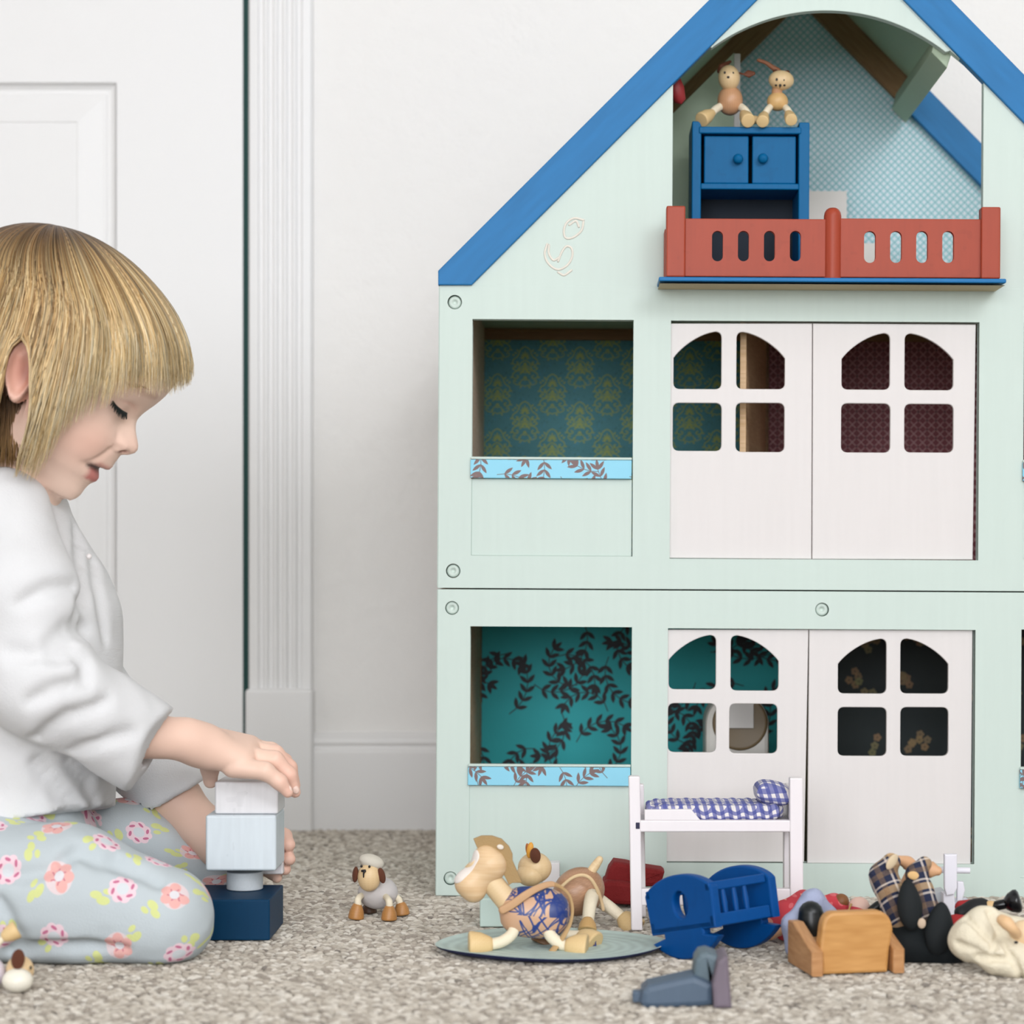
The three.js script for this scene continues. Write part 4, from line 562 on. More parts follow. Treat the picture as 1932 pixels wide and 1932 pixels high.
// ───────────────────────── white bed with its bedding ─────────────────────────
{ const D = 1.772, m = mat(C(244, 238, 240), 0.5, { map: paintV }), t = thing('toy_bed', 'tall white wooden toy bed frame with long legs standing before the dollhouse doors', 'bed', V(P(1350, 0, D).x, 0, -D - 0.03));
  const yb = 0.0003, dep = 0.066, leg = (x0, y0, x1, Df, xb0) => { const a = P(x0, y0, Df), b = P(x1, y0, Df), ba = P(xb0 ?? x0, 1740, Df).x - a.x; const g = rbox(b.x - a.x, a.y - yb, 0.011, 0.0012, (a.x + b.x) / 2, (a.y + yb) / 2, -Df - 0.0055); const p = g.attributes.position; for (let i = 0; i < p.count; i++) { const k = (a.y - p.getY(i)) / (a.y - yb); p.setX(i, p.getX(i) + ba * k); } return g; };
  part(t, 'leg', leg(1186, 1465, 1207.5, D, 1191), m); part(t, 'leg', leg(1490, 1468, 1515, D, 1491), m);
  part(t, 'leg', leg(1196, 1480, 1215, D + dep, 1200), m); part(t, 'leg', leg(1479, 1480, 1498, D + dep, 1479), m);
  for (const [x0, x1] of [[1188, 1206], [1491, 1513]]) { part(t, 'end_board', (() => { const a = P(x0, 1490, D + 0.011), b = P(x1, 1575, D + 0.011); return rbox(0.006, a.y - b.y, dep - 0.01, 0.001, (a.x + b.x) / 2 + (x0 > 1300 ? -0.001 : 0.002), (a.y + b.y) / 2, -D - 0.011 - (dep - 0.01) / 2); })(), m); }
  part(t, 'side_rail', pbox(1205, 1548, 1500, 1570, D + 0.001, 0.008), m); part(t, 'side_rail', pbox(1205, 1548, 1495, 1568, D + dep, 0.008), m);
  part(t, 'bed_base', pbox(1207, 1551, 1494, 1558, D + 0.006, dep - 0.004), m);
  part(t, 'guard_board', pextr([[1216, 1548.4], [1216, 1528], [1304, 1527], [1322, 1548.4]], D + 0.0012, 0.005, 0.0008), m);
  part(t, 'stretcher', pbox(1205, 1677, 1494, 1709, D + 0.0012, 0.008), m);
  part(t, 'joint', pbox(1199.5, 1552, 1207, 1564, D - 0.0006, 0.006, 0.0004), mat(C(26, 24, 62), 0.5), 'dark square joint in the leg');
  const check = canvasTex(256, 256, 0.0062, 0.0062, (g, w) => { g.fillStyle = 'rgb(238,232,228)'; g.fillRect(0, 0, w, w); g.fillStyle = 'rgba(66,74,150,0.62)'; g.fillRect(0, 0, w / 2, w); g.fillRect(0, 0, w, w / 2); }), mCheck = mat('#ffffff', 0.9, { map: check, ...bump(fine, 0.0004) });
  const y1 = P(0, 1551, D + 0.006).y, soft = (x0, x1, y0, yb2, d0, d1, k, n1) => { const c = V((P(x0, 0, d0).x + P(x1, 0, d0).x) / 2, (P(0, y0, d0).y + yb2) / 2, -(d0 + d1) / 2), hx = (P(x1, 0, d0).x - P(x0, 0, d0).x) / 2, hy = (P(0, y0, d0).y - yb2) / 2, hz = (d1 - d0) / 2;
    return nets((x, y, z) => { const a = Math.abs(x - c.x) / hx, b = Math.abs(y - c.y) / hy, e = Math.abs(z - c.z) / hz; const w = 0.05 * Math.sin(x * 520) * Math.sin(z * 420 + 1); return (Math.pow(Math.pow(a, k) + Math.pow(e, k) + Math.pow(b, n1), 1 / k) - 1 + w) * hy * 0.6; }, V(c.x - hx * 1.1, c.y - hy * 1.25, c.z - hz * 1.1), V(c.x + hx * 1.1, c.y + hy * 1.25, c.z + hz * 1.1), 0.0012, (x, y, z) => [x + y * 0.2, z + y]); };
  lone('toy_mattress', 'blue and white checked toy mattress lying on the white bed', 'mattress', strip(soft(1220, 1478, 1518, y1 + 0.0002, D + 0.0065, D + dep - 0.006, 7, 3.2)), mCheck);
  const pc = V(P(1457, 0, D + 0.03).x, P(0, 1496, D + 0.03).y, -D - 0.032), pg = nets((x, y, z) => { const a = (x - pc.x), b = (y - pc.y), s = 0.2, u = a * Math.cos(s) - b * Math.sin(s), v = a * Math.sin(s) + b * Math.cos(s), X = Math.abs(u) / 0.0137, Z = Math.abs(z - pc.z) / 0.021, e = Math.min(1, Math.max(X, Z)); const h = 0.0088 * Math.pow(Math.max(0, 1 - Math.pow(X, 3)) * Math.max(0, 1 - Math.pow(Z, 3)), 0.4) + 0.0004; return Math.max(Math.abs(v) - h, Math.max(X - 1, Z - 1) * 0.013) * 0.7; }, pc.clone().addScalar(-0.024), pc.clone().addScalar(0.024), 0.0009, (x, y, z) => [x + y * 0.3, z + y * 0.9]);
  lone('toy_pillow', 'small blue and white checked pillow at the head of the toy mattress', 'pillow', strip(pg), mCheck);
}
// ───────────────────────── blue cradle, slate toy, armchair ─────────────────────────
{ const t = thing('toy_cradle', 'bright blue wooden toy cradle with slatted sides, tilted on its rockers', 'cradle', V(P(1352, 0, 1.66).x, 0.0006, -1.668));
  const m = gloss(C(0, 76, 146), 0.45, 0.4, { map: worn }), L = 0.046, w = 0.033;               // along x: from the near end to the far one; along z: across
  const endShape = hole => { const s = new THREE.Shape(); s.moveTo(-w * 1.02, 0.0135); s.bezierCurveTo(-w * 0.6, 0.001, -w * 0.2, 0, 0, 0); s.bezierCurveTo(w * 0.2, 0, w * 0.6, 0.001, w * 1.02, 0.0135); s.lineTo(w * 0.62, 0.0165); s.lineTo(w * 0.62, 0.0195); s.lineTo(w * 1.0, 0.0195); s.lineTo(w * 1.05, 0.048); s.bezierCurveTo(w * 0.95, 0.054, w * 0.5, 0.0605, 0, 0.0605); s.bezierCurveTo(-w * 0.5, 0.0605, -w * 0.95, 0.054, -w * 1.05, 0.048); s.lineTo(-w * 1.0, 0.0195); s.lineTo(-w * 0.62, 0.0195); s.lineTo(-w * 0.62, 0.0165); s.closePath();
    if (hole) { const h = new THREE.Shape(); h.absellipse(0.001, 0.039, 0.0072, 0.0095, 0, 2 * Math.PI, true); s.holes.push(h); } return s; };
  const end = (x, hole) => { const g = extr(endShape(hole), 0.008, 0.0014, 16); g.rotateY(-Math.PI / 2); g.translate(x, 0, 0); return g; };
  const c = new THREE.Group(); 
  const add = (n, g) => { const o = mesh(n, g, m); t.add(o); };
  const tilt = g => { g.translate(0, 0, 0); g.rotateX(-0.2); g.rotateY(0.74); g.rotateZ(0.02); return g; };
  add('end_board', tilt(end(-L / 2 - 0.006, true))); add('end_board', tilt(end(L / 2 + 0.008, false)));
  for (const s of [-1, 1]) { const z = s * w * 0.93; add('top_rail', tilt(rbox(L + 0.012, 0.0065, 0.005, 0.001, 0, 0.0485, z))); add('bottom_rail', tilt(rbox(L + 0.012, 0.009, 0.005, 0.001, 0, 0.0245, z)));
    for (const x of [-0.014, -0.003, 0.008]) add('spindle', tilt(turned(V(x, 0.028, z), V(x, 1, z), [[0, 0.0018], [0.008, 0.0025], [0.0175, 0.0018]], 12))); }
  add('base_board', tilt(rbox(L + 0.012, 0.005, w * 1.8, 0.001, 0, 0.0225, 0)));
}
{ const D = 1.476, t = thing('slate_toy', 'slate blue wooden toy basin with a wide foot lying on its side', 'toy basin', V(P(1290, 0, D).x, 0.0002, -D - 0.02)), m = mat(C(84, 102, 122), 0.5, { map: worn }), m2 = mat(C(122, 110, 122), 0.55, { map: worn });
  part(t, 'basin', pextr([[1207, 1893], [1211, 1871], [1222, 1861], [1308, 1842], [1322, 1847], [1346, 1858], [1346, 1898], [1322, 1901], [1230, 1905], [1214, 1903]], D + 0.004, 0.03, 0.004), m);
  part(t, 'pedestal', pextr([[1308, 1846], [1312, 1812], [1320, 1800], [1334, 1797], [1352, 1804], [1362, 1812], [1356, 1860], [1350, 1900], [1340, 1898], [1340, 1862]], D + 0.012, 0.03, 0.003), mat(C(98, 116, 126), 0.5, { map: worn }));
  const foot = (() => { const a = [[1347, 1903.5], [1344, 1860], [1354, 1816], [1366, 1806], [1374, 1806], [1381, 1903]]; return pextr(a, D - 0.003, 0.04, 0.0022); })(); part(t, 'foot', foot, m2, 'mauve-grey foot board');
  part(t, 'peg', rbox(0.006, 0.007, 0.01, 0.001, P(1203, 0, D).x, P(0, 1888, D).y, -D - 0.016), m);
}
{ // armchair seen from behind
  const m = mat('#ffffff', 0.5, { map: grainTex('#d9a464', '#bf8848', 81, 4, 20) }), m2 = mat('#ffffff', 0.5, { map: grainTex('#d2a070', '#b07c4c', 82, 4, 24) });
  const D = 1.592, at = V(P(1617, 0, D).x, 0.0003, -D), t = thing('toy_armchair', 'plain wooden toy armchair seen from behind, doll legs lying over it', 'armchair', at);
  t.rotation.y = 0.2; const s = M(D), add = (n, g, mm) => { t.add(mesh(n, g, mm)); };
  const back = new THREE.Shape(), bx0 = -72 * s, bx1 = 71 * s, hh = 117 * s, r = 22 * s; back.moveTo(bx0 + 5 * s, 0); back.lineTo(bx0 - 1 * s, 45 * s); back.lineTo(bx0 + 4 * s, hh - r * 1.3); back.quadraticCurveTo(bx0 + 8 * s, hh, bx0 + 8 * s + r, hh); back.lineTo(bx1 - 14 * s - r, hh); back.quadraticCurveTo(bx1 - 2 * s, hh, bx1 + 1 * s, hh - r * 1.7); back.lineTo(bx1 - 6 * s, 45 * s); back.lineTo(bx1 - 10 * s, 0); back.closePath();
  const bg = extr(back, 0.012, 0.0022, 12); add('backrest', bg, m);
  const armS = shapeOf([[0, 0], [0.058, 0], [0.058, 82 * s], [0.046, 84 * s], [0.0, 46 * s]]);                        // (away, up)
  const arm = (x, d0, th) => { const g = extr(armS, th, 0.0012); g.rotateY(Math.PI / 2); g.translate(x, 0, d0); return g; };
  add('arm', arm(-72 * s + 0.0005, 0.0055, 0.0085), m2); add('arm', arm(91 * s, 0.004, 0.0085), m2);
  add('seat', rbox(145 * s, 0.012, 0.045, 0.001, 0, 0.012, -0.034), m2);
}
// ───────────────────────── dolls in the heap ─────────────────────────
const sdfPart = (t, n, f, lo, hi, cell, m, uvOf, label) => part(t, n, strip(nets(f, lo, hi, cell, uvOf)), m, label);
const boundsOf = (x0, y0, x1, y1, D0, D1) => { const q = [[x0, y0, D0], [x1, y1, D1], [x0, y0, D1], [x1, y1, D0]].map(a => P(...a)), b = new THREE.Box3().setFromPoints(q); b.min.y = Math.max(b.min.y, -0.003); return [b.min, b.max]; };
const mSkinDoll = mat(C(222, 172, 130), 0.5), mBoot = mat(C(10, 18, 20), 0.35), mNavyCloth = mat(C(6, 15, 19), 0.9);
const mLav = mat(C(168, 176, 204), 0.9, bump(fine, 0.0004));
{ // doll in lavender trousers, only bent legs in sight beside the armchair
  const D = 1.66, t = thing('doll', 'doll in lavender trousers and black boots lying bent behind the armchair', 'doll', V(P(1515, 0, D).x, 0.0003, -D - 0.01));
  const f = blend(0.006, pcap(1494, 1790, D, 14, 1500, 1745, D, 22), pcap(1500, 1745, D, 22, 1532, 1702, D + 0.01, 22), pcap(1535, 1700, D + 0.01, 20, 1572, 1745, D + 0.02, 22), pcap(1560, 1735, D + 0.02, 22, 1590, 1775, D + 0.02, 24));
  sdfPart(t, 'trousers', (x, y, z) => f(x, y, z) + 0.0006 * noise(x * 160, y * 160, z * 160), ...boundsOf(1460, 1670, 1630, 1830, D - 0.03, D + 0.05), 0.0013, mLav);
  part(t, 'ankle', limb([P(1530, 1716, D - 0.012), P(1531, 1728, D - 0.014)], [0.0058, 0.0056], 8), mSkinDoll);
  part(t, 'boot', merge(limb([P(1530, 1724, D - 0.013), P(1532, 1745, D - 0.014), P(1538, 1768, D - 0.013), P(1545, 1790, D - 0.012)], [0.0092, 0.0108, 0.0088, 0.008], 20, 14)), mBoot);
  part(t, 'boot', limb([P(1522, 1768, D - 0.006), P(1540, 1778, D - 0.014), P(1556, 1795, D - 0.014)], [0.005, 0.008, 0.006], 14, 12), mat(C(40, 62, 76), 0.3));
}
{ const D = 1.735, t = thing('doll', 'doll in a red and pink patterned dress lying between cradle and armchair', 'doll', V(P(1530, 0, D).x, 0.0003, -D - 0.01));
  const cl = canvasTex(256, 256, 0.03, 0.03, (g, w) => { g.fillStyle = 'rgb(206,66,76)'; g.fillRect(0, 0, w, w); seed = 41; for (let k = 0; k < 22; k++) { g.fillStyle = rnd() < 0.4 ? 'rgba(240,190,160,0.8)' : 'rgba(228,120,124,0.8)'; const x = rr(0, w), y = rr(0, w); g.beginPath(); g.ellipse(x, y, rr(8, 28), rr(6, 16), rr(0, 3), 0, 7); g.fill(); } });
  const f = blend(0.01, pcap(1475, 1735, D, 32, 1520, 1712, D, 26, 0.7), pcap(1520, 1712, D, 26, 1585, 1712, D + 0.005, 22, 0.8), pcap(1480, 1765, D - 0.015, 12, 1500, 1720, D, 18));
  sdfPart(t, 'dress', (x, y, z) => f(x, y, z) + 0.0016 * Math.sin(x * 260 + y * 160) * 0.6 + 0.001 * noise(x * 90, y * 90, z * 90), ...boundsOf(1430, 1665, 1620, 1800, D - 0.04, D + 0.045), 0.0014, mat('#ffffff', 0.9, { map: cl }));
  part(t, 'foot', merge(limb([P(1468, 1757, D - 0.03), P(1452, 1764, D - 0.04)], [0.0036, 0.004], 8)), mSkinDoll);
  part(t, 'head', pell(1587, 1701, D + 0.0, 15, 15, 15), mat(C(132, 84, 44), 0.5), 'brown head');
}
{ const D = 1.73, t = thing('doll', 'small doll with a pale pink round head in a red hood behind the armchair', 'doll', V(P(1632, 0, D).x, 0.0003, -D));
  part(t, 'head', pell(1621, 1711, D - 0.006, 20, 19, 19), mat(C(236, 198, 182), 0.5)); part(t, 'hood', ell(P(1620, 1719, D - 0.008), 19.5 * M(D), 11 * M(D), 19.5 * M(D), [0, 0, -0.35]), mat(C(192, 54, 72), 0.7), 'red hood');
  sdfPart(t, 'dress', blend(0.01, pcap(1622, 1740, D, 20, 1640, 1770, D, 30), pcap(1640, 1770, D, 30, 1655, 1770, D, 28)), ...boundsOf(1590, 1715, 1700, 1830, D - 0.03, D + 0.03), 0.0016, mat(C(120, 116, 118), 0.9));
  part(t, 'hair_strand', limb([P(1606, 1706, D - 0.012), P(1599, 1722, D - 0.016), P(1593, 1734, D - 0.016)], [0.0007, 0.0008, 0.0008], 12, 6), mat(C(190, 152, 90), 0.7));
  part(t, 'shoe', limb([P(1645, 1718, D - 0.012), P(1658, 1709, D - 0.012), P(1664, 1708, D - 0.011)], [0.0035, 0.004, 0.003], 10, 10), mBoot);
}
const plaid = canvasTex(512, 512, 0.026, 0.026, (g, w) => { g.fillStyle = 'rgb(34,42,70)'; g.fillRect(0, 0, w, w); const band = (a, b, c) => { g.fillStyle = c; g.fillRect(a * w, 0, b * w, w); g.fillRect(0, a * w, w, b * w); }; band(0.0, 0.2, 'rgba(222,180,128,0.7)'); band(0.28, 0.06, 'rgba(236,222,206,0.75)'); band(0.54, 0.16, 'rgba(150,116,84,0.5)'); band(0.88, 0.05, 'rgba(236,222,206,0.75)'); });
{ // doll in plaid trousers lying on its back, legs up
  const D = 1.64, t = thing('doll', 'doll in navy plaid trousers lying on its back with legs up', 'doll', V(P(1745, 0, D).x, 0.0003, -D - 0.015)), mPl = mat('#ffffff', 0.9, { map: plaid, ...bump(fine, 0.0004) });
  const uvP = (c, s) => (x, y, z) => { const q = (x * Math.cos(c) + y * Math.sin(c)), r = (-x * Math.sin(c) + y * Math.cos(c)); return [q + z * 0.5, r]; };
  const fL = blend(0.006, pcap(1716, 1775, D + 0.012, 34, 1672, 1668, D + 0.01, 24), pcap(1672, 1668, D + 0.01, 24, 1662, 1650, D + 0.01, 20), pcap(1665, 1650, D + 0.01, 20, 1682, 1626, D + 0.006, 17));
  sdfPart(t, 'trouser_leg', (x, y, z) => fL(x, y, z) + 0.0004 * noise(x * 140, y * 140, z * 140), ...boundsOf(1620, 1590, 1770, 1820, D - 0.02, D + 0.04), 0.0013, mPl, uvP(-1.15));
  const fR = blend(0.005, pcap(1764, 1775, D + 0.016, 34, 1738, 1680, D + 0.012, 21), pcap(1738, 1680, D + 0.012, 21, 1729, 1650, D + 0.012, 18), pcap(1729, 1650, D + 0.012, 18, 1744, 1630, D + 0.014, 14));
  sdfPart(t, 'trouser_leg', (x, y, z) => fR(x, y, z) + 0.0004 * noise(x * 140, y * 140, z * 140), ...boundsOf(1690, 1600, 1820, 1830, D - 0.02, D + 0.05), 0.0013, mPl, uvP(-1.28));
  part(t, 'lining', ell(P(1683, 1626, D - 0.001), 10 * M(D), 17 * M(D), 4 * M(D), [0.1, 0.5, -0.75]), mat(C(216, 196, 164), 0.85), 'pale turned-up trouser cuff');
  part(t, 'foot', limb([P(1697, 1622, D + 0.026), P(1712, 1628, D + 0.028), P(1722, 1640, D + 0.03), P(1708, 1668, D + 0.03)], [0.0032, 0.0052, 0.0048, 0.004], 18, 12), mSkinDoll);
  part(t, 'hand', limb([P(1748, 1640, D + 0.02), P(1758, 1641, D + 0.02), P(1768, 1643, D + 0.02)], [0.005, 0.0062, 0.0036], 14, 12), mSkinDoll);
  part(t, 'patch', ell(P(1724, 1652, D + 0.0045), 12 * M(D), 8 * M(D), 3 * M(D), [0, 0, -0.2]), mat(C(226, 186, 128), 0.85), 'tan knee patch');
  const sole = (x, y, rx, ry, rot) => { const g = new THREE.SphereGeometry(1, 28, 18); const p = g.attributes.position; for (let i = 0; i < p.count; i++) { const yy = p.getY(i), k = 1 - 0.28 * Math.max(0, yy); p.setX(i, p.getX(i) * k); } g.scale(rx * M(D), ry * M(D), 0.006); g.computeVertexNormals(); return xform(g, P(x, y, D - 0.008), -0.1, 0, rot); };
  const mSole = mat(C(8, 17, 21), 0.8); part(t, 'boot', sole(1716, 1707, 24, 48, 0.08), mSole); part(t, 'boot', sole(1772, 1752, 28, 50, -0.12), mSole);
  part(t, 'strap', pell(1739, 1742, D - 0.012, 8, 10, 4), mat(C(206, 184, 160), 0.8), 'pale plaid tab between the boots');
  const fb = blend(0.014, pcap(1706, 1780, D + 0.012, 40, 1785, 1792, D + 0.012, 38, 0.8), pcap(1785, 1790, D + 0.012, 38, 1820, 1806, D + 0.015, 22, 0.8), pcap(1690, 1745, D + 0.015, 26, 1720, 1785, D + 0.01, 34));
  sdfPart(t, 'coat', (x, y, z) => Math.max(fb(x, y, z) + 0.001 * noise(x * 90, y * 90, z * 90), -y), ...boundsOf(1640, 1690, 1880, 1850, D - 0.035, D + 0.07), 0.0018, mNavyCloth);
}
{ // white stool on its side
  const D = 1.765, m = mat(C(236, 234, 242), 0.5), t = thing('toy_stool', 'white wooden toy stool on its side with a round rod, behind the dolls', 'stool', V(P(1796, 0, D).x, 0.0003, -D - 0.01));
  const slatS = pextr([[1782, 1612], [1806, 1612], [1806, 1676], [1800, 1688], [1786, 1690], [1782, 1676]], D, 0.006, 0.001); part(t, 'leg', slatS, m);
  part(t, 'leg', pextr([[1806, 1663], [1818, 1664], [1821, 1680], [1816, 1700], [1806, 1700]], D + 0.014, 0.006, 0.001), m);
  part(t, 'seat', pextr([[1780, 1686], [1801, 1686], [1804, 1745], [1780, 1745]], D + 0.003, 0.014, 0.001), m);
  part(t, 'seat_edge', pextr([[1762, 1684], [1782, 1680], [1784, 1745], [1764, 1745]], D + 0.016, 0.02, 0.001), mat(C(206, 212, 216), 0.5));
  part(t, 'seat_edge', pextr([[1800, 1702], [1830, 1700], [1830, 1745], [1800, 1745]], D + 0.018, 0.02, 0.001), mat(C(226, 226, 238), 0.5));
  part(t, 'rod', turned(P(1768, 1641, D + 0.012), P(1830, 1642.5, D + 0.012), [[0, 0], [0, 0.0024], [62 * M(D), 0.0024], [62 * M(D), 0]], 16), m);
}
{ // doll in black and red, one boot sticking out
  const D = 1.672, t = thing('doll', 'doll in black and red with one flared black boot sticking out', 'doll', V(P(1855, 0, D).x, 0.0003, -D - 0.01)), m = mat(C(14, 16, 20), 0.6);
  const f = blend(0.006, pcap(1813, 1722, D, 13, 1850, 1716, D, 18), pcap(1840, 1716, D, 18, 1852, 1718, D, 20));
  sdfPart(t, 'trousers', f, ...boundsOf(1785, 1680, 1885, 1755, D - 0.02, D + 0.02), 0.0011, m);
  const a = blend(0.008, pcap(1800, 1742, D - 0.004, 16, 1845, 1750, D, 22), pcap(1845, 1750, D, 22, 1850, 1790, D, 34), pcap(1805, 1752, D - 0.01, 10, 1812, 1744, D - 0.004, 10), pcap(1815, 1712, D + 0.012, 14, 1835, 1704, D + 0.012, 8)); sdfPart(t, 'coat', a, ...boundsOf(1770, 1680, 1900, 1830, D - 0.03, D + 0.035), 0.0015, mat(C(172, 40, 44), 0.85), null, 'red coat');
  part(t, 'ankle', turned(P(1857, 1711, D - 0.003), P(1878, 1709, D - 0.004), [[0, 0], [0, 0.0034], [0.004, 0.0042], [0.008, 0.0034], [0.008, 0]], 16), mat(C(226, 190, 138), 0.5));
  part(t, 'boot', merge(turned(P(1872, 1711, D - 0.004), P(1902, 1704, D - 0.006), [[0, 0], [0, 0.0036], [0.012, 0.0036], [0.013, 0]], 20), (() => { const g = turned(P(1895, 1706, D - 0.006), P(1926, 1698, D - 0.008), [[0, 0], [0.0005, 0.004], [0.004, 0.007], [0.0085, 0.0086], [0.0105, 0.0082], [0.0118, 0.006], [0.0122, 0]], 26); return g; })()), mat(C(12, 14, 18), 0.22));
}
{ // cream cloth doll
  const D = 1.60, t = thing('doll', 'cloth doll in a puffed cream dress lying at the right edge', 'doll', V(P(1890, 0, D).x, 0.0003, -D - 0.01)), m = mat(C(234, 224, 200), 0.9, bump(fine, 0.0004));
  const f = blend(0.012, pcap(1830, 1772, D, 36, 1850, 1742, D + 0.005, 30), pcap(1835, 1775, D - 0.004, 34, 1905, 1800, D - 0.006, 24), pcap(1880, 1812, D - 0.012, 22, 1950, 1822, D - 0.016, 30), pcap(1870, 1740, D + 0.01, 22, 1960, 1770, D + 0.012, 34));
  const hit = (x, y) => { for (let q = D - 0.06; q < D + 0.06; q += 0.001) { const p = P(x, y, q); if (f(p.x, p.y, p.z) < 0) return q; } return D; }, fold = (x0, y0, x1, y1, r) => { const a = []; for (let i = 0; i < 6; i++) { const x = lerp(x0, x1, i / 6), y = lerp(y0, y1, i / 6), u = lerp(x0, x1, (i + 1) / 6), v = lerp(y0, y1, (i + 1) / 6); a.push(pcap(x, y, hit(x, y), r * (1 - i / 9), u, v, hit(u, v), r * (1 - (i + 1) / 9))); } return blend(0.002, ...a); };
  const crease = blend(0.002, fold(1868, 1722, 1900, 1796, 8), fold(1848, 1806, 1915, 1812, 8), fold(1822, 1730, 1880, 1790, 5), fold(1885, 1765, 1868, 1800, 6), fold(1806, 1780, 1850, 1796, 5), fold(1905, 1800, 1932, 1850, 6));
  sdfPart(t, 'dress', (x, y, z) => smax(f(x, y, z) + 0.0016 * noise(x * 60, y * 60, z * 60) + 0.0005 * noise(x * 200, y * 120, z * 200), -crease(x, y, z), 0.004), ...boundsOf(1780, 1690, 2020, 1880, D - 0.045, D + 0.05), 0.0016, m);
  part(t, 'hand', limb([P(1891, 1736, D - 0.024), P(1900, 1742, D - 0.028), P(1910, 1752, D - 0.028), P(1918, 1762, D - 0.022)], [0.0040, 0.0048, 0.0038, 0.0036], 18, 12), mat(C(232, 192, 146), 0.5));
  part(t, 'head', pell(1932, 1760, D - 0.006, 26, 24, 22), mat(C(238, 208, 168), 0.55)); part(t, 'eye', pell(1917, 1778, D - 0.0195, 4, 3, 2, [0, 0, 0], 10), mInk);
}
{ // toy dog at the lower left corner, lying down
  const D = 1.532, t = thing('toy_dog', 'wooden toy dog with a white muzzle and brown ear lying beside the knee', 'toy animal', V(P(20, 0, D).x, 0.0003, -D - 0.01)), p = (x, y, d = 0) => P(x, y, D + d);
  part(t, 'muzzle', ell(p(33, 1850, -0.004), 29 * M(D), 23 * M(D), 26 * M(D)), mat(C(244, 238, 222), 0.35)); part(t, 'head', ell(p(38, 1830, 0.007), 26 * M(D), 28 * M(D), 24 * M(D), [0, 0, 0.3]), mHead);
  part(t, 'ear', ell(p(34, 1810, -0.004), 13 * M(D), 19 * M(D), 5 * M(D), [-0.2, 0, -0.05]), mLeather); part(t, 'eye', ell(p(58, 1826, -0.0005), 0.0008, 0.0014, 0.0010, [0, 0, 0], 10), mInk);
  part(t, 'body', ell(p(-28, 1836, 0.008), 38 * M(D), 34 * M(D), 34 * M(D)), mat(C(232, 224, 236), 0.6));
  part(t, 'leg', limb([p(-30, 1810, 0.01), p(-8, 1784, 0.014), p(12, 1764, 0.016)], [0.0026, 0.0024, 0.0022], 12), mRope); part(t, 'hoof', hoof(p(4, 1770, 0.015), p(33, 1753, 0.018), 0.0062), mHoof);
  part(t, 'leg', limb([p(-40, 1850, -0.006), p(-50, 1862, -0.012), p(-58, 1868, -0.016)], [0.0026, 0.0024, 0.0022], 10), mRope); part(t, 'hoof', hoof(p(-52, 1864, -0.014), p(-76, 1868, -0.02), 0.006), mHoof);
}
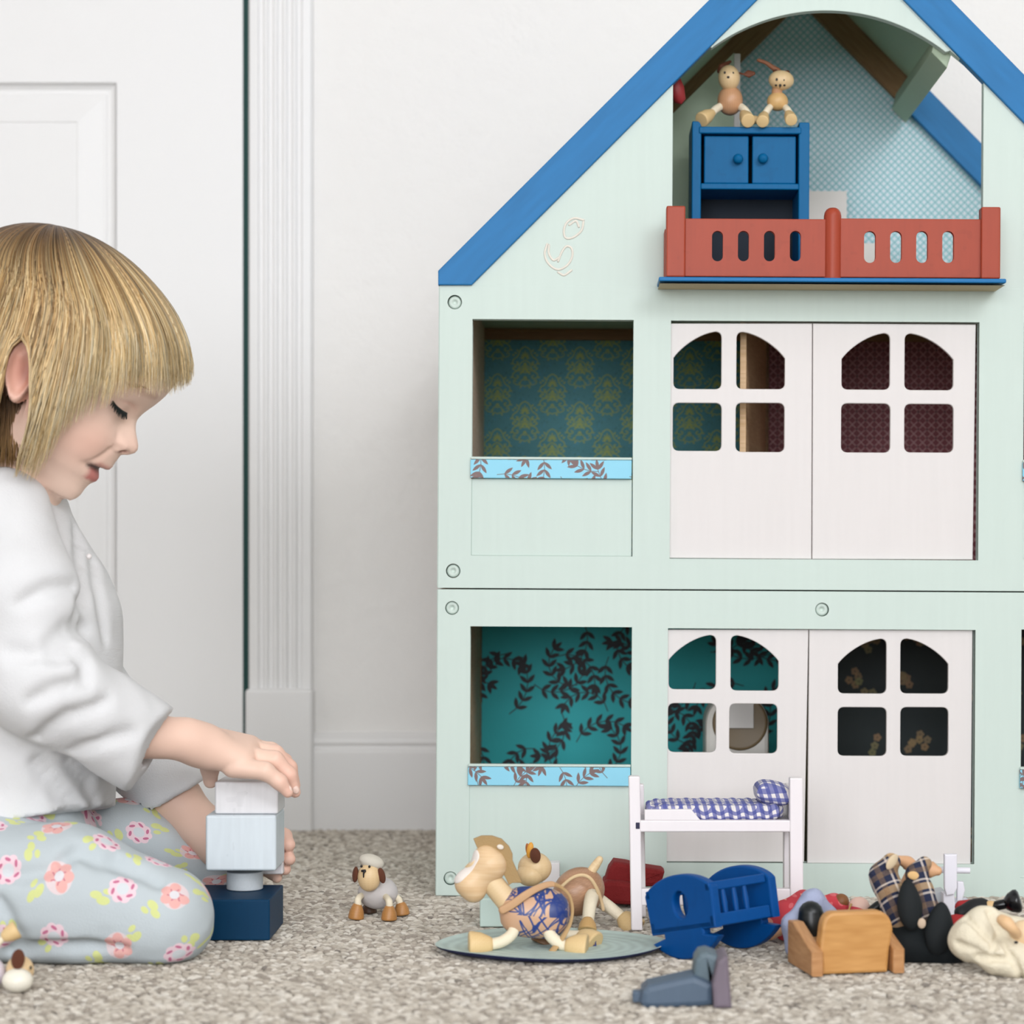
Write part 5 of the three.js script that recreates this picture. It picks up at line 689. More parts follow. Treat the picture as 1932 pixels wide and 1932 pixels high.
// ───────────────────────── the girl ─────────────────────────
{
  const Dg = 1.72, m1 = M(Dg), girl = thing('person', 'blond toddler in a white shirt and pale floral leggings kneeling and stacking painted blocks', 'person', V(P(60, 0, Dg).x, 0, -Dg));
  const sk = (r, g, b) => C(r, g, b), cSkin = sk(252, 219, 200), cWarm = sk(242, 186, 166), cLip = sk(200, 104, 100), cMouthShade = sk(64, 26, 28), cHollowShade = sk(150, 78, 62), cBrow = sk(186, 140, 108), cEarCrease = sk(214, 142, 120);
  // head frame: a forward, u up, w towards the camera, in pixels about O
  const ca = Math.cos(35 * Math.PI / 180), sa = Math.sin(35 * Math.PI / 180), O = P(140, 660, Dg);
  const toHead = (x, y, z) => { const dx = (x - O.x) / m1, dy = -(y - O.y) / m1; return [ca * dx + sa * dy, sa * dx - ca * dy, (z - O.z) / m1]; };
  const fromHead = (a, u, w) => V(O.x + (a * ca + u * sa) * m1, O.y - (a * sa - u * ca) * m1, O.z + w * m1);
  const pix = (x, y) => [ca * (x - 140) + sa * (y - 660), sa * (x - 140) - ca * (y - 660)];
  const near = (x, y, w) => { const k = 1 - w * m1 / Dg; return [CX + (x - CX) * k, CY + (y - CY) * k]; };
  const earX = near(42, 700, 143)[0], earY = near(42, 700, 143)[1];
  const profile = [[320, 690], [316, 727], [301, 741], [284, 752], [270, 763], [261, 774], [256, 785], [255, 792], [256.5, 817], [259, 830], [261, 840], [260.5, 847], [257, 853], [252, 856], [240.6, 859], [227.5, 857.5], [214.5, 875], [208.7, 885.5], [201, 887], [188, 881], [178, 876.5], [181, 882.6], [185.5, 894], [185, 903], [180, 908.7], [168, 913], [159, 922], [152, 933], [142, 941.5], [130, 944.5], [119, 941], [100, 926]].map(p => pix(...p)).sort((p, q) => q[1] - p[1]);
  profile.unshift([172, 110], [183, 78]); profile.sort((p, q) => q[1] - p[1]);
  const table = t => u => { if (u >= t[0][1]) return t[0][0]; for (let i = 1; i < t.length; i++) if (u >= t[i][1]) { const k = (u - t[i][1]) / (t[i - 1][1] - t[i][1]); return lerp(t[i][0], t[i - 1][0], k); } return t[t.length - 1][0] - 3 * (t[t.length - 1][1] - u); };
  const prof = table(profile), base = table([[172, 110], [181, 60], [174, 20], [163, -15], [158, -45], [160, -80], [164, -110], [164, -140], [163, -170], [160, -200], [158, -225], [146, -240], [118, -246]]), width = table([[118, 120], [132, 60], [142, 0], [142, -50], [142, -90], [136, -120], [124, -150], [108, -180], [84, -210], [60, -235], [44, -246]]);
  const wf = table([[120, 60], [80, 20], [34, -15], [24, -40], [26, -60], [34, -75], [40, -88], [40, -100], [46, -115], [52, -140], [44, -155], [52, -170], [50, -190], [54, -215], [54, -240]]);
  const G = (x, s) => Math.exp(-x * x / (s * s));
  const cran = (a, u, w) => { const X = (a + 35) / 215, Y = (u - 35) / 152, Z = w / 160, k0 = Math.sqrt(X * X + Y * Y + Z * Z), k1 = Math.sqrt(X * X / 46225 + Y * Y / 23104 + Z * Z / 25600); return k0 < 1e-4 ? -150 : k0 * (k0 - 1) / k1; };
  const jaw = (a, u, w) => { const X = (a - 52) / 98, Y = (u + 105) / 118, Z = w / 118, k0 = Math.sqrt(X * X + Y * Y + Z * Z), k1 = Math.sqrt(X * X / 9604 + Y * Y / 13924 + Z * Z / 13924); return k0 < 1e-4 ? -90 : k0 * (k0 - 1) / k1; };
  const headField = (a, u, w) => {
    const aw = Math.abs(w), W = Math.max(6, width(u)), k = G(w, wf(u)), q = Math.min(1, aw / W);
    let front = lerp(base(u), prof(u), k) - 118 * (1 - Math.sqrt(1 - 0.985 * q * q));
    front += 11 * G(u + 112, 44) * G(aw - 74, 34);                                                            // cheeks
    front -= 12 * G(u + 34, 24) * G(aw - 50, 22); front += 8 * G(u + 42, 17) * G(aw - 64, 22);               // sockets, lids over the eyes
    front += 4 * G(u - 4, 16) * G(aw - 66, 34); front -= 3 * G(u + 18 + 0.012 * (aw - 62) * (aw - 62) * 0.6, 4.5) * G(aw - 62, 26);                                                             // brow
    const fold = (u + 94) * 0.447 + (aw - 33) * 0.894, along = -(u + 94) * 0.894 + (aw - 33) * 0.447; front -= 5 * G(fold, 8) * smooth(-4, 12, along) * (1 - smooth(52, 74, along)); // fold from nose to mouth corner
    front -= 1.6 * G(u + 160 + (aw - 55) * 0.2, 7) * G(aw - 60, 14);                                           // corner of the smile
    front += 5.5 * G(u + 92, 12) * G(aw - 30, 9) - 4 * G(u + 84, 8) * G(aw - 44, 6);                           // wing of the nose
    let d = Math.max(a - front, (aw - W) * 1.0 - 2);
    d = smax(d * 0.72, -(u + 252), 20); d = smax(d, -(a - 15), 30); d = smax(d, u - 80, 34);
    d = smin(d, jaw(a, u, w), 34); d = smin(d, cran(a, u, w), 34);
    // nostril
    const nx = a - 188, nu = u + 103, nw = aw - 15; d = smax(d, -(Math.sqrt(nx * nx * 0.5 + nu * nu * 1.6 + nw * nw) - 7), 5);
    return d;
  };
  const earC = pix(42, 700), earF = (a, u, w) => { // in the picture's own upright, slightly leaning
    const dx = a * ca + u * sa + 140 - earX, dy = a * sa - u * ca + 660 - earY, s = 0.22, p = dx * Math.cos(s) + dy * Math.sin(s), q = -dx * Math.sin(s) + dy * Math.cos(s);
    const X = p / (27 - 6 * smooth(0, 60, q)), Y = q / 60, r = Math.sqrt(X * X + Y * Y), z = w - 143 - p * -0.25;
    const bowl = 11 * G(r - 0.86, 0.2) - 3.5 * G(Math.hypot((p - 4) / 13, (q - 4) / 26), 1) + 5 * G(Math.hypot((p + 3) / 9, (q + 26) / 10), 1);
    return Math.max((r - 1) * 22, Math.abs(z) - 7 - bowl) * 0.7; };
  const skinHead = (x, y, z) => { const [a, u, w] = toHead(x, y, z); let d = headField(a, u, w); d = smin(d, earF(a, u, w), 10);
    return d * m1; };
  const neck = pcap(62, 800, Dg, 96, 20, 935, Dg + 0.01, 92);
  const headAll = (x, y, z) => smin(skinHead(x, y, z), neck(x, y, z), 0.012);
  const faceColor = (x, y, z) => {
    const [a, u, w] = toHead(x, y, z), aw = Math.abs(w), c = cSkin.clone();
    c.lerp(cWarm, 0.55 * G(u + 120, 55) * G(aw - 88, 50) + 0.25 * G(u + 84, 20) * G(w, 30) * smooth(170, 195, a));
    c.lerp(cWarm, 0.3 * smooth(20, -60, a));
    if (u < -132 && u > -192 && aw < 58 && a > 132) {
      const up = G(u + 146, 5.5) * (1 - smooth(36, 52, aw)), low = smooth(-186, -181, u) * (1 - smooth(-161, -157, u)) * (1 - smooth(30, 50, aw)); c.lerp(cLip, clamp(0.85 * low + 0.55 * up, 0, 0.9));
      c.lerp(cMouthShade, clamp(G(u + 155.5 + aw * 0.03, 5) * (1 - smooth(48, 60, aw)), 0, 1) * 0.95);  // shade of the mouth opening painted into the skin
    }
    c.lerp(cHollowShade, 0.9 * G(Math.hypot((u + 103) * 1.2, (aw - 15), (a - 188) * 0.6), 7.5));  // nostril hollow: shade painted into the skin colour
    c.lerp(cBrow, 0.42 * G(u - 14 + (aw - 50) * 0.08, 6) * smooth(16, 30, aw) * (1 - smooth(74, 100, aw)) * (a > 100 ? 1 : 0));
    c.lerp(cEarCrease, 0.4 * G(u + 19 + 0.007 * (aw - 62) * (aw - 62), 4) * G(aw - 62, 26)); c.lerp(cWarm, 0.3 * G(u + 34, 12) * G(aw - 62, 24));  // lid crease shade drawn in colour; lid skin warmed
    const dx = a * ca + u * sa + 140 - earX, dy = a * sa - u * ca + 660 - earY; if (aw > 128) c.lerp(cEarCrease, 0.75 * G(dx, 34) * G(dy, 70)); if (aw > 120) c.lerp(cHollowShade, 0.6 * G(Math.hypot((dx - 8) / 12, (dy - 4) / 22), 1));  // ear flush, with shade painted into the ear hollow
    return c;
  };
  const box = (x0, y0, x1, y1, d0, d1) => { const b = new THREE.Box3(); for (const D of [d0, d1]) { b.expandByPoint(P(x0, y0, D)); b.expandByPoint(P(x1, y1, D)); } return [b.min, b.max]; };
  // arms and hands
  const chain = (k, pts) => { const fs = []; for (let i = 0; i + 1 < pts.length; i++) fs.push(pcap(...pts[i], ...pts[i + 1])); return blend(k, ...fs); };
  const nearArm = chain(0.006, [[120, 1345, 1.69, 58], [240, 1385, 1.705, 46], [350, 1395, 1.728, 38], [385, 1406, 1.738, 37]]);
  const palmN = blend(0.010, pcap(380, 1408, 1.735, 36, 452, 1436, 1.741, 27), pcap(380, 1406, 1.748, 34, 462, 1424, 1.754, 27), pcap(385, 1404, 1.76, 33, 470, 1414, 1.768, 25), pcap(390, 1404, 1.768, 28, 470, 1410, 1.780, 22));
  const fing = pts => chain(0.003, pts);
  const fN = [fing([[440, 1446, 1.738, 22], [500, 1455, 1.735, 17], [527, 1475, 1.737, 14.5], [543, 1495, 1.739, 10.5]]), fing([[452, 1426, 1.752, 21], [518, 1434, 1.751, 17], [545, 1462, 1.753, 14.5], [557, 1495, 1.756, 10.5]]), fing([[460, 1412, 1.767, 20], [519, 1422, 1.767, 16], [546, 1448, 1.769, 14], [557, 1482, 1.771, 10]]), fing([[465, 1408, 1.781, 18], [512, 1416, 1.782, 15], [537, 1436, 1.784, 13.5], [548, 1464, 1.785, 10]])];
  const thumbN = fing([[398, 1424, 1.768, 22], [396, 1450, 1.784, 17], [397, 1474, 1.79, 13.5]]);
  const handN = (x, y, z) => { let d = smin(nearArm(x, y, z), palmN(x, y, z), 0.010); for (const f of fN) d = smin(d, f(x, y, z), 0.0018); d = smin(d, thumbN(x, y, z), 0.005);
    return d; };
  const creaseN = blend(0.001, pcap(449, 1430, 1.7325, 2.5, 450, 1462, 1.7325, 2.5), pcap(457, 1432, 1.7325, 2, 459, 1462, 1.7325, 2)); const handN2 = (x, y, z) => handN(x, y, z);
  const farArm = chain(0.006, [[290, 1482, 1.857, 46], [330, 1505, 1.85, 47], [382, 1560, 1.838, 40], [412, 1592, 1.832, 36]]), palmF = blend(0.008, pcap(405, 1580, 1.828, 34, 470, 1590, 1.836, 28), pcap(412, 1604, 1.828, 32, 470, 1612, 1.836, 28));
  const fF = [fing([[460, 1570, 1.838, 19], [508, 1566, 1.838, 17], [536, 1578, 1.83, 14.5], [545, 1594, 1.814, 12.5]]), fing([[460, 1590, 1.838, 19], [508, 1594, 1.84, 17], [538, 1606, 1.83, 14], [546, 1621, 1.814, 12]]), fing([[460, 1610, 1.838, 18], [505, 1618, 1.84, 15.5], [530, 1628, 1.832, 13], [538, 1640, 1.82, 11.5]]), fing([[455, 1624, 1.836, 16], [495, 1638, 1.838, 13], [515, 1648, 1.832, 11.5], [522, 1656, 1.824, 10.5]])];
  const thumbF = fing([[405, 1588, 1.826, 17], [408, 1600, 1.824, 14], [425, 1606, 1.822, 11]]);
  const handF = (x, y, z) => { let d = smin(farArm(x, y, z), palmF(x, y, z), 0.010); for (const f of fF) d = smin(d, f(x, y, z), 0.003); return smin(d, thumbF(x, y, z), 0.005); };
  const handColor = (x, y, z) => { const px = CX + x * F / -z, py = CY - (y - H) * F / -z, c = sk(244, 208, 188).lerp(cWarm, 0.55 * smooth(500, 552, px) + 0.25 * smooth(470, 380, px) * 0.4); return c; };
  // trunk and legs: one rough body under the clothes
  const torso = blend(0.03, pcap(5, 1010, 1.745, 100, 40, 1200, 1.745, 128, 0.72), pcap(40, 1200, 1.745, 128, 20, 1500, 1.75, 138, 0.72));
  const thighN = blend(0.02, pcap(-120, 1660, 1.66, 116, 120, 1688, 1.655, 112), pcap(120, 1688, 1.655, 112, 305, 1735, 1.652, 84));
  const shinN = pcap(300, 1745, 1.65, 44, -160, 1770, 1.64, 30);
  const thighF = blend(0.02, pcap(40, 1590, 1.80, 100, 260, 1592, 1.84, 70), pcap(260, 1592, 1.84, 70, 384, 1664, 1.845, 58)), shinF = pcap(380, 1676, 1.85, 50, 60, 1690, 1.86, 44);
  const hips = ellField(P(-20, 1610, 1.75), 0.075, 0.06, 0.10);
  const bodyCore = (x, y, z) => smin(smin(torso(x, y, z), hips(x, y, z), 0.03), smin(smin(thighN(x, y, z), thighF(x, y, z), 0.02), smin(shinN(x, y, z), shinF(x, y, z), 0.01), 0.015), 0.03);
  const upperN = pcap(20, 1010, 1.675, 62, 60, 1290, 1.675, 60), upperF = pcap(40, 1010, 1.82, 60, 200, 1400, 1.88, 52);
  const core = (x, y, z) => smin(smin(bodyCore(x, y, z) + 0.006, upperN(x, y, z), 0.01), upperF(x, y, z), 0.01);
  const skinGeos = [
    nets(headAll, ...box(-170, 420, 345, 1000, 1.60, 1.83), 0.0021, null, faceColor),
    nets(handN2, ...box(60, 1300, 590, 1520, 1.65, 1.83), 0.0014, null, handColor),
    nets(handF, ...box(220, 1420, 580, 1690, 1.77, 1.91), 0.0017, null, handColor),
    nets(core, ...box(-330, 960, 440, 1850, 1.55, 1.95), 0.008, null, () => cSkin)];
  const bg = mergeGeometries(skinGeos.map(g => { const q = g.toNonIndexed(); for (const k of Object.keys(q.attributes)) if (!['position', 'normal', 'uv', 'color'].includes(k)) q.deleteAttribute(k); return q; }));
  part(girl, 'body', bg, new THREE.MeshPhysicalMaterial({ color: 0xffffff, vertexColors: true, roughness: 0.52, sheen: 0.25, sheenRoughness: 0.5, sheenColor: new THREE.Color(1, 0.75, 0.65) }));
  // lashes of the eye turned to us and of the other
  { const tubes = []; seed = 77; const surf = (a0, u, w) => { let lo = 60, hi = 240; for (let i = 0; i < 30; i++) { const mid3 = (lo + hi) / 2; headField(mid3, u, w) < 0 ? lo = mid3 : hi = mid3; } return lo; };
    const onFace = (px, py, w) => { let [a, u] = pix(px, py); return [a, u, w]; };
    // find w on the near side of the face below a picture point
    const wAt = (px, py) => { let w = 60, r; for (let n = 0; n < 4; n++) { const [a, u] = pix(...near(px, py, w)); let lo = 0, hi = 150; for (let i = 0; i < 26; i++) { const q = (lo + hi) / 2; headField(a, u, q) < 0 ? lo = q : hi = q; } w = lo; r = [a, u, lo]; } return r; };
    const at = (px, py, out = 0) => { const [a, u, w] = wAt(px, py); return fromHead(a, u, w + out); };
    const lid = [[213, 757], [219, 766.5], [227, 774], [236, 779], [240, 780]];
    tubes.push(limb(lid.map(([x, y]) => at(x, y, 0.5)), [0.0005, 0.0009, 0.0011, 0.001, 0.0005], 24, 7));
    for (let i = 0; i < 34; i++) { const t = i / 33, k = t * 3.999, j = Math.floor(k), f = k - j, x = lerp(lid[j][0], lid[j + 1][0], f), y = lerp(lid[j][1], lid[j + 1][1], f), L = lerp(9, 15, Math.sin(t * 2.6)); const dx = lerp(-1, 1.5, t) + rr(-1.2, 1.2), p0 = at(x, y, 0.5), p1 = at(x, y, 0.5), e = V(dx * 1.2 * m1, -L * m1, (6 + 5 * (1 - t)) * m1); tubes.push(limb([p0, p0.clone().addScaledVector(e, 0.55), p0.clone().add(V(e.x * 1.3, e.y * 0.92, e.z * 1.2))], [0.0004, 0.00028, 0.0001], 5, 5)); }
    part(girl, 'eyelashes', merge(tubes), mat(C(22, 32, 32), 0.7));
    const brow = []; for (let i = 0; i < 44; i++) { const t = rnd(), x = lerp(244, 284, t), y = 727 + 9 * t + rr(-3.5, 3.5) - 8 * t * (1 - t), p0 = at(x, y, 0.2), p1 = at(x - 7, y - rr(0.5, 2.5), 0.8); brow.push(limb([p0, p1], [0.0002, 0.0001], 2, 4)); }
    part(girl, 'eyebrow', merge(brow), mat(C(200, 156, 122), 0.7)); }
  // nails
  { const nails = []; for (const [x, y, D, rot] of [[544, 1489, 1.7365, -1.0], [558, 1490, 1.7515, -1.2]]) nails.push(ell(P(x, y, D), 0.0034, 0.0026, 0.0012, [0, 0.3, rot], 12)); part(girl, 'fingernails', merge(nails), mat(C(244, 214, 200), 0.3)); }

  // ── shirt ──
  const seamF = (x, y, z) => { const px = CX + x * F / -z, py = CY - (y - H) * F / -z; return [px, py]; };
  const chest = blend(0.03, pcap(5, 985, 1.745, 124, 45, 1180, 1.745, 160, 0.74), pcap(45, 1180, 1.745, 160, 55, 1330, 1.745, 150, 0.74), pcap(55, 1330, 1.745, 150, 40, 1540, 1.75, 156, 0.74), pcap(112, 1390, 1.80, 88, 108, 1560, 1.80, 92));
  const sleeveN = blend(0.016, pcap(10, 965, 1.69, 84, 40, 1120, 1.66, 100), pcap(40, 1120, 1.66, 100, 74, 1285, 1.65, 96), pcap(74, 1285, 1.65, 98, 290, 1418, 1.705, 88));
  const sleeveF = blend(0.016, pcap(40, 1000, 1.80, 84, 170, 1340, 1.87, 84), pcap(170, 1340, 1.87, 84, 335, 1490, 1.85, 74));
  const cutN = (() => { const a = P(325, 1340, 1.70), b = P(240, 1492, 1.70), c = P(282, 1416, 1.70), d = b.clone().sub(a), n = V(-d.y, d.x, 0).normalize(); if (n.x < 0) n.negate(); return (x, y, z) => (x - c.x) * n.x + (y - c.y) * n.y + 0.0015 * Math.sin((y - c.y) * 90); })();
  const cutF = (() => { const a = P(398, 1462, 1.85), b = P(278, 1534, 1.85), c = P(338, 1498, 1.85), d = b.clone().sub(a), n = V(-d.y, d.x, 0).normalize(); if (n.x < 0) n.negate(); return (x, y, z) => (x - c.x) * n.x + (y - c.y) * n.y; })();
  const onto = (f, px, py, D0 = 1.52, D1 = 1.95) => { for (let D = D0; D < D1; D += 0.0015) { const p = P(px, py, D); if (f(p.x, p.y, p.z) < 0) return D; } return D1; };
  const laid = (f, k, lines) => lines.map(l => { const pts = []; for (let i = 0; i + 1 < l.length; i++) for (let j = 0; j < 5; j++) { const t = j / 5, x = lerp(l[i][0], l[i + 1][0], t), y = lerp(l[i][1], l[i + 1][1], t); pts.push([x, y, onto(f, x, y) + 0.0005, lerp(l[i][2], l[i + 1][2], t)]); } const e = l[l.length - 1]; pts.push([e[0], e[1], onto(f, e[0], e[1]) + 0.0005, e[2]]); const b = new THREE.Box3(); for (const q of pts) b.expandByPoint(P(q[0], q[1], q[2])); b.expandByScalar(0.03); const c = chain(0.003, pts); return (x, y, z) => x < b.min.x || x > b.max.x || y < b.min.y || y > b.max.y || z < b.min.z || z > b.max.z ? 1 : c(x, y, z); });
  const plainShirt = (x, y, z) => smin(chest(x, y, z), smax(sleeveN(x, y, z), cutN(x, y, z), 0.004), 0.010);
  const folds = laid(plainShirt, 0, [[[158, 1186, 9], [128, 1190, 9], [96, 1212, 4]], [[140, 1108, 6], [90, 1112, 6], [40, 1136, 3]], [[70, 1392, 5], [130, 1352, 7], [196, 1326, 3]], [[60, 1322, 4], [112, 1296, 6], [160, 1290, 3]], [[140, 1420, 4], [200, 1396, 6], [246, 1384, 3]],
    [[146, 1000, 6], [158, 1090, 9], [150, 1180, 8]], [[178, 1060, 4], [190, 1130, 5], [200, 1200, 4]], [[70, 1440, 7], [118, 1496, 8], [150, 1530, 5]], [[128, 1430, 6], [168, 1480, 7], [182, 1520, 4]], [[20, 1230, 4], [60, 1238, 5], [120, 1226, 3]], [[100, 1240, 4], [140, 1232, 6], [160, 1250, 6], [162, 1276, 3]]]);
  const hemA = P(0, 1548, 1.62), hemB = P(195, 1512, 1.62), hemS = (hemB.y - hemA.y) / (hemB.x - hemA.x);
  const neckHole = pcap(30, 900, 1.735, 84, 30, 700, 1.735, 84);
  const neckCut = (() => { const a = P(-10, 862, 1.66), b = P(128, 944, 1.70), d = b.clone().sub(a), n = V(-d.y, d.x, 0).normalize(); if (n.y < 0) n.negate(); return (x, y, z) => (x - b.x) * n.x + (y - b.y) * n.y + 0.02 * (Math.abs(z + 1.74)) - 0.0016; })();
  const shirtF = (x, y, z) => {
    let t = Math.max(chest(x, y, z), -(y - hemA.y - hemS * (x - hemA.x)) - (z + 1.62) * -0.10);
    let s = smax(sleeveN(x, y, z), cutN(x, y, z), 0.004), e = smax(sleeveF(x, y, z), cutF(x, y, z), 0.004);
    s = smax(s, -(nearArm(x, y, z) - 0.006 + (cutN(x, y, z) < -0.012 ? 1 : 0)), 0.002); e = smax(e, -(farArm(x, y, z) - 0.004 + (cutF(x, y, z) < -0.012 ? 1 : 0)), 0.002);
    let d = smin(t, smin(s, e, 0.012), 0.010); d = smax(d, neckCut(x, y, z), 0.006);
    for (const f of folds) d = smax(d, -f(x, y, z), 0.012);
    return d + 0.0013 * noise(x * 38, y * 26, z * 30) + 0.0006 * noise(x * 90 + 5, y * 60, z * 80);
  };
  const mShirt = new THREE.MeshStandardMaterial({ color: C(226, 226, 227), roughness: 0.9, ...bump(fine, 0.0002) });
  const shirt = part(girl, 'shirt', strip(nets(shirtF, ...box(-330, 850, 430, 1600, 1.53, 1.96), 0.0034)), mShirt);
  { const b = P(168, 1050, 1.70); shirt.add(mesh('button', (() => { const g = ell(V(0, 0, 0), 0.0022, 0.0022, 0.0022, [0, 0, 0], 12); const o = origin(shirt); g.translate(b.x - o.x, b.y - o.y, b.z - o.z); return g; })(), mat(C(232, 226, 224), 0.4)));
    const hem = []; const hp1 = (x, y, z) => Math.max(Math.abs(-(y - hemA.y - hemS * (x - hemA.x)) - 0.0002) - 0.004, Math.abs(chest(x, y, z) + 0.0004) - 0.0022); }
  // ── leggings ──
  const floral = canvasTex(2048, 2048, 0.2, 0.2, (g, w) => {
    g.fillStyle = 'rgb(194,203,207)'; g.fillRect(0, 0, w, w); seed = 12;
    const put = (x, y, fn) => { for (const ox of [-w, 0, w]) for (const oy of [-w, 0, w]) { g.save(); g.translate(x + ox, y + oy); fn(); g.restore(); } };
    const leaves = (x, y, r) => put(x, y, () => { g.rotate(r); g.fillStyle = 'rgb(216,222,150)'; for (const [a, b, s] of [[0, 0, 58], [52, -34, 52], [46, 46, 40]]) { g.beginPath(); g.ellipse(a, b, s * 0.5, s * 0.8, 0.5, 0, 7); g.fill(); } });
    const rose = (x, y, r) => put(x, y, () => { g.rotate(r); g.fillStyle = 'rgba(238,214,216,0.8)'; g.beginPath(); g.ellipse(0, 0, 116, 96, 0, 0, 7); g.fill(); g.fillStyle = 'rgb(236,180,174)'; for (let i = 0; i < 6; i++) { if (i === 4) continue; g.save(); g.rotate(i * 1.05); g.beginPath(); g.ellipse(62, 0, 48, 40, 0, 0, 7); g.fill(); g.restore(); } g.strokeStyle = 'rgb(206,122,136)'; g.lineWidth = 9; for (let i = 0; i < 6; i++) { g.beginPath(); g.arc(60 * Math.cos(i * 1.05), 60 * Math.sin(i * 1.05), 26, i + 2, i + 3.4); g.stroke(); } g.fillStyle = 'rgb(226,222,226)'; g.beginPath(); g.ellipse(0, 4, 36, 34, 0.4, 0, 7); g.fill(); });
    const wheel = (x, y, r) => put(x, y, () => { g.rotate(r); g.fillStyle = 'rgb(240,212,220)'; for (let i = 0; i < 8; i++) { g.beginPath(); g.arc(66 * Math.cos(i * 0.785), 66 * Math.sin(i * 0.785), 38, 0, 7); g.fill(); } g.fillStyle = 'rgb(218,222,226)'; g.beginPath(); g.arc(0, 0, 44, 0, 7); g.fill(); g.fillStyle = 'rgb(204,118,150)'; for (let i = 0; i < 6; i++) { g.save(); g.rotate(i * 1.047); g.beginPath(); g.ellipse(70, 0, 11, 24, 0.5, 0, 7); g.fill(); g.restore(); } });
    for (let j = 0; j < 5; j++) for (let i = 0; i < 5; i++) { const x = (i + 0.5 + (j % 2) * 0.45 + rr(-0.14, 0.14)) * w / 5, y = (j + 0.5 + rr(-0.12, 0.12)) * w / 5, r = rr(0, 6.28); leaves(x + rr(-150, -90), y + rr(60, 110), rr(0, 6.28)); if (rnd() < 0.6) leaves(x + rr(80, 140), y + rr(-130, -80), rr(0, 6.28)); (i + j * 2) % 3 === 0 ? wheel(x, y, r) : (i + j) % 2 ? rose(x, y, r) : (rnd() < 0.5 ? wheel : rose)(x, y, r); } });
  const lNear = blend(0.02, pcap(-200, 1668, 1.665, 134, 120, 1690, 1.657, 127), pcap(120, 1690, 1.657, 127, 303, 1733, 1.652, 102)), lShin = blend(0.01, pcap(300, 1765, 1.65, 52, 150, 1777, 1.64, 44), pcap(150, 1777, 1.64, 44, -200, 1777, 1.638, 42));
  const lFar = blend(0.02, pcap(40, 1600, 1.80, 106, 250, 1592, 1.845, 76), pcap(250, 1592, 1.845, 76, 388, 1668, 1.85, 62)), lShinF = pcap(385, 1680, 1.853, 54, 60, 1690, 1.86, 50), lHip = ellField(P(-20, 1612, 1.752), 0.083, 0.067, 0.108);
  const legFold = laid((x, y, z) => smin(lNear(x, y, z), lHip(x, y, z), 0.02), 0, [[[118, 1624, 8], [150, 1606, 12], [190, 1622, 8], [222, 1618, 4]], [[222, 1630, 5], [262, 1646, 8], [300, 1670, 4]], [[-20, 1646, 6], [40, 1652, 7], [90, 1644, 4]], [[0, 1700, 4], [30, 1760, 5], [40, 1790, 4]]]), grooves = laid(blend(0.004, lNear, lShin), 0, [[[20, 1793, 9], [90, 1788, 12], [170, 1785, 9], [240, 1790, 3]]])[0];
  const legsF = (x, y, z) => { let a = smin(lNear(x, y, z), lHip(x, y, z), 0.02), d = smin(a, lShin(x, y, z), 0.006); d = smin(d, smin(lFar(x, y, z), lShinF(x, y, z), 0.008), 0.006);
    for (const f of legFold) d = smax(d, -f(x, y, z), 0.010); d = smax(d, -grooves(x, y, z), 0.006); d += 0.0011 * noise(x * 34, y * 60, z * 40) + 0.0004 * noise(x * 90, y * 120, z * 100); return smax(d, -(y + 0.0005), 0.006); };
  const axA = P(120, 1700, 1.655), dirA = P(305, 1740, 1.652).sub(P(-200, 1675, 1.66)).normalize();
  const legUV = (x, y, z) => { // round the thigh
    const far = z < -1.765, ax = far ? P(200, 1620, 1.83) : axA, rx = x - ax.x, ry = y - ax.y, rz = z - ax.z, s = rx * dirA.x + ry * dirA.y, up = -rx * dirA.y + ry * dirA.x; return [s + (far ? 0.05 : 0.012), 0.052 * Math.atan2(up, Math.max(rz, -0.2) + (far ? 0.02 : 0.012)) + (far ? 0.03 : 0.0)]; };
  part(girl, 'leggings', strip(nets(legsF, ...box(-330, 1490, 460, 1850, 1.53, 1.93), 0.0026, legUV)), mat('#ffffff', 0.9, { map: floral, ...bump(fine, 0.00015) }));

  // ── hair: a cap of scalp hair and some thousands of strands falling from the crown ──
  {
    const N = [-0.55, 0.835, 0], T = [0.835, 0.55, 0], pos = [], col = [], nor = [], idx = [];
    const roots = [C(114, 86, 58), C(138, 106, 70), C(92, 70, 48)], mids = [C(210, 172, 116), C(226, 196, 142), C(168, 132, 86), C(240, 214, 166)], tips = [C(246, 224, 178), C(238, 210, 156), C(250, 236, 202), C(212, 178, 120)];
    const cr = [-35, 35, 0], R = [215, 152, 160];
    const yb = table0 => 0; const hem = x => { const t = [[-300, 872], [0, 872], [36, 882], [66, 892], [84, 872], [104, 836], [126, 802], [152, 780], [184, 760], [212, 744], [246, 727], [282, 727], [312, 730], [338, 722], [352, 712], [364, 698], [376, 680]]; if (x <= t[0][0]) return t[0][1]; for (let i = 1; i < t.length; i++) if (x <= t[i][0]) return lerp(t[i - 1][1], t[i][1], (x - t[i - 1][0]) / (t[i][0] - t[i - 1][0])); return 706; };
    const img = ([a, u, w]) => { const x = 140 + a * ca + u * sa, y = 660 + a * sa - u * ca, k = 1 / (1 - w * m1 / Dg); return [CX + (x - CX) * k, CY + (y - CY) * k, w]; };        // right, down, out in pixels
    const unimg = ([x, y, w]) => [...pix(...near(x, y, w)), w];
    const push = (p, lift) => { let [a, u, w] = p; const q = [(a - cr[0]) / (R[0] * lift), (u - cr[1]) / (R[1] * lift), w / (R[2] * lift)], L = Math.hypot(...q); if (L < 1) return [cr[0] + (a - cr[0]) / L, cr[1] + (u - cr[1]) / L, w / L]; return p; };
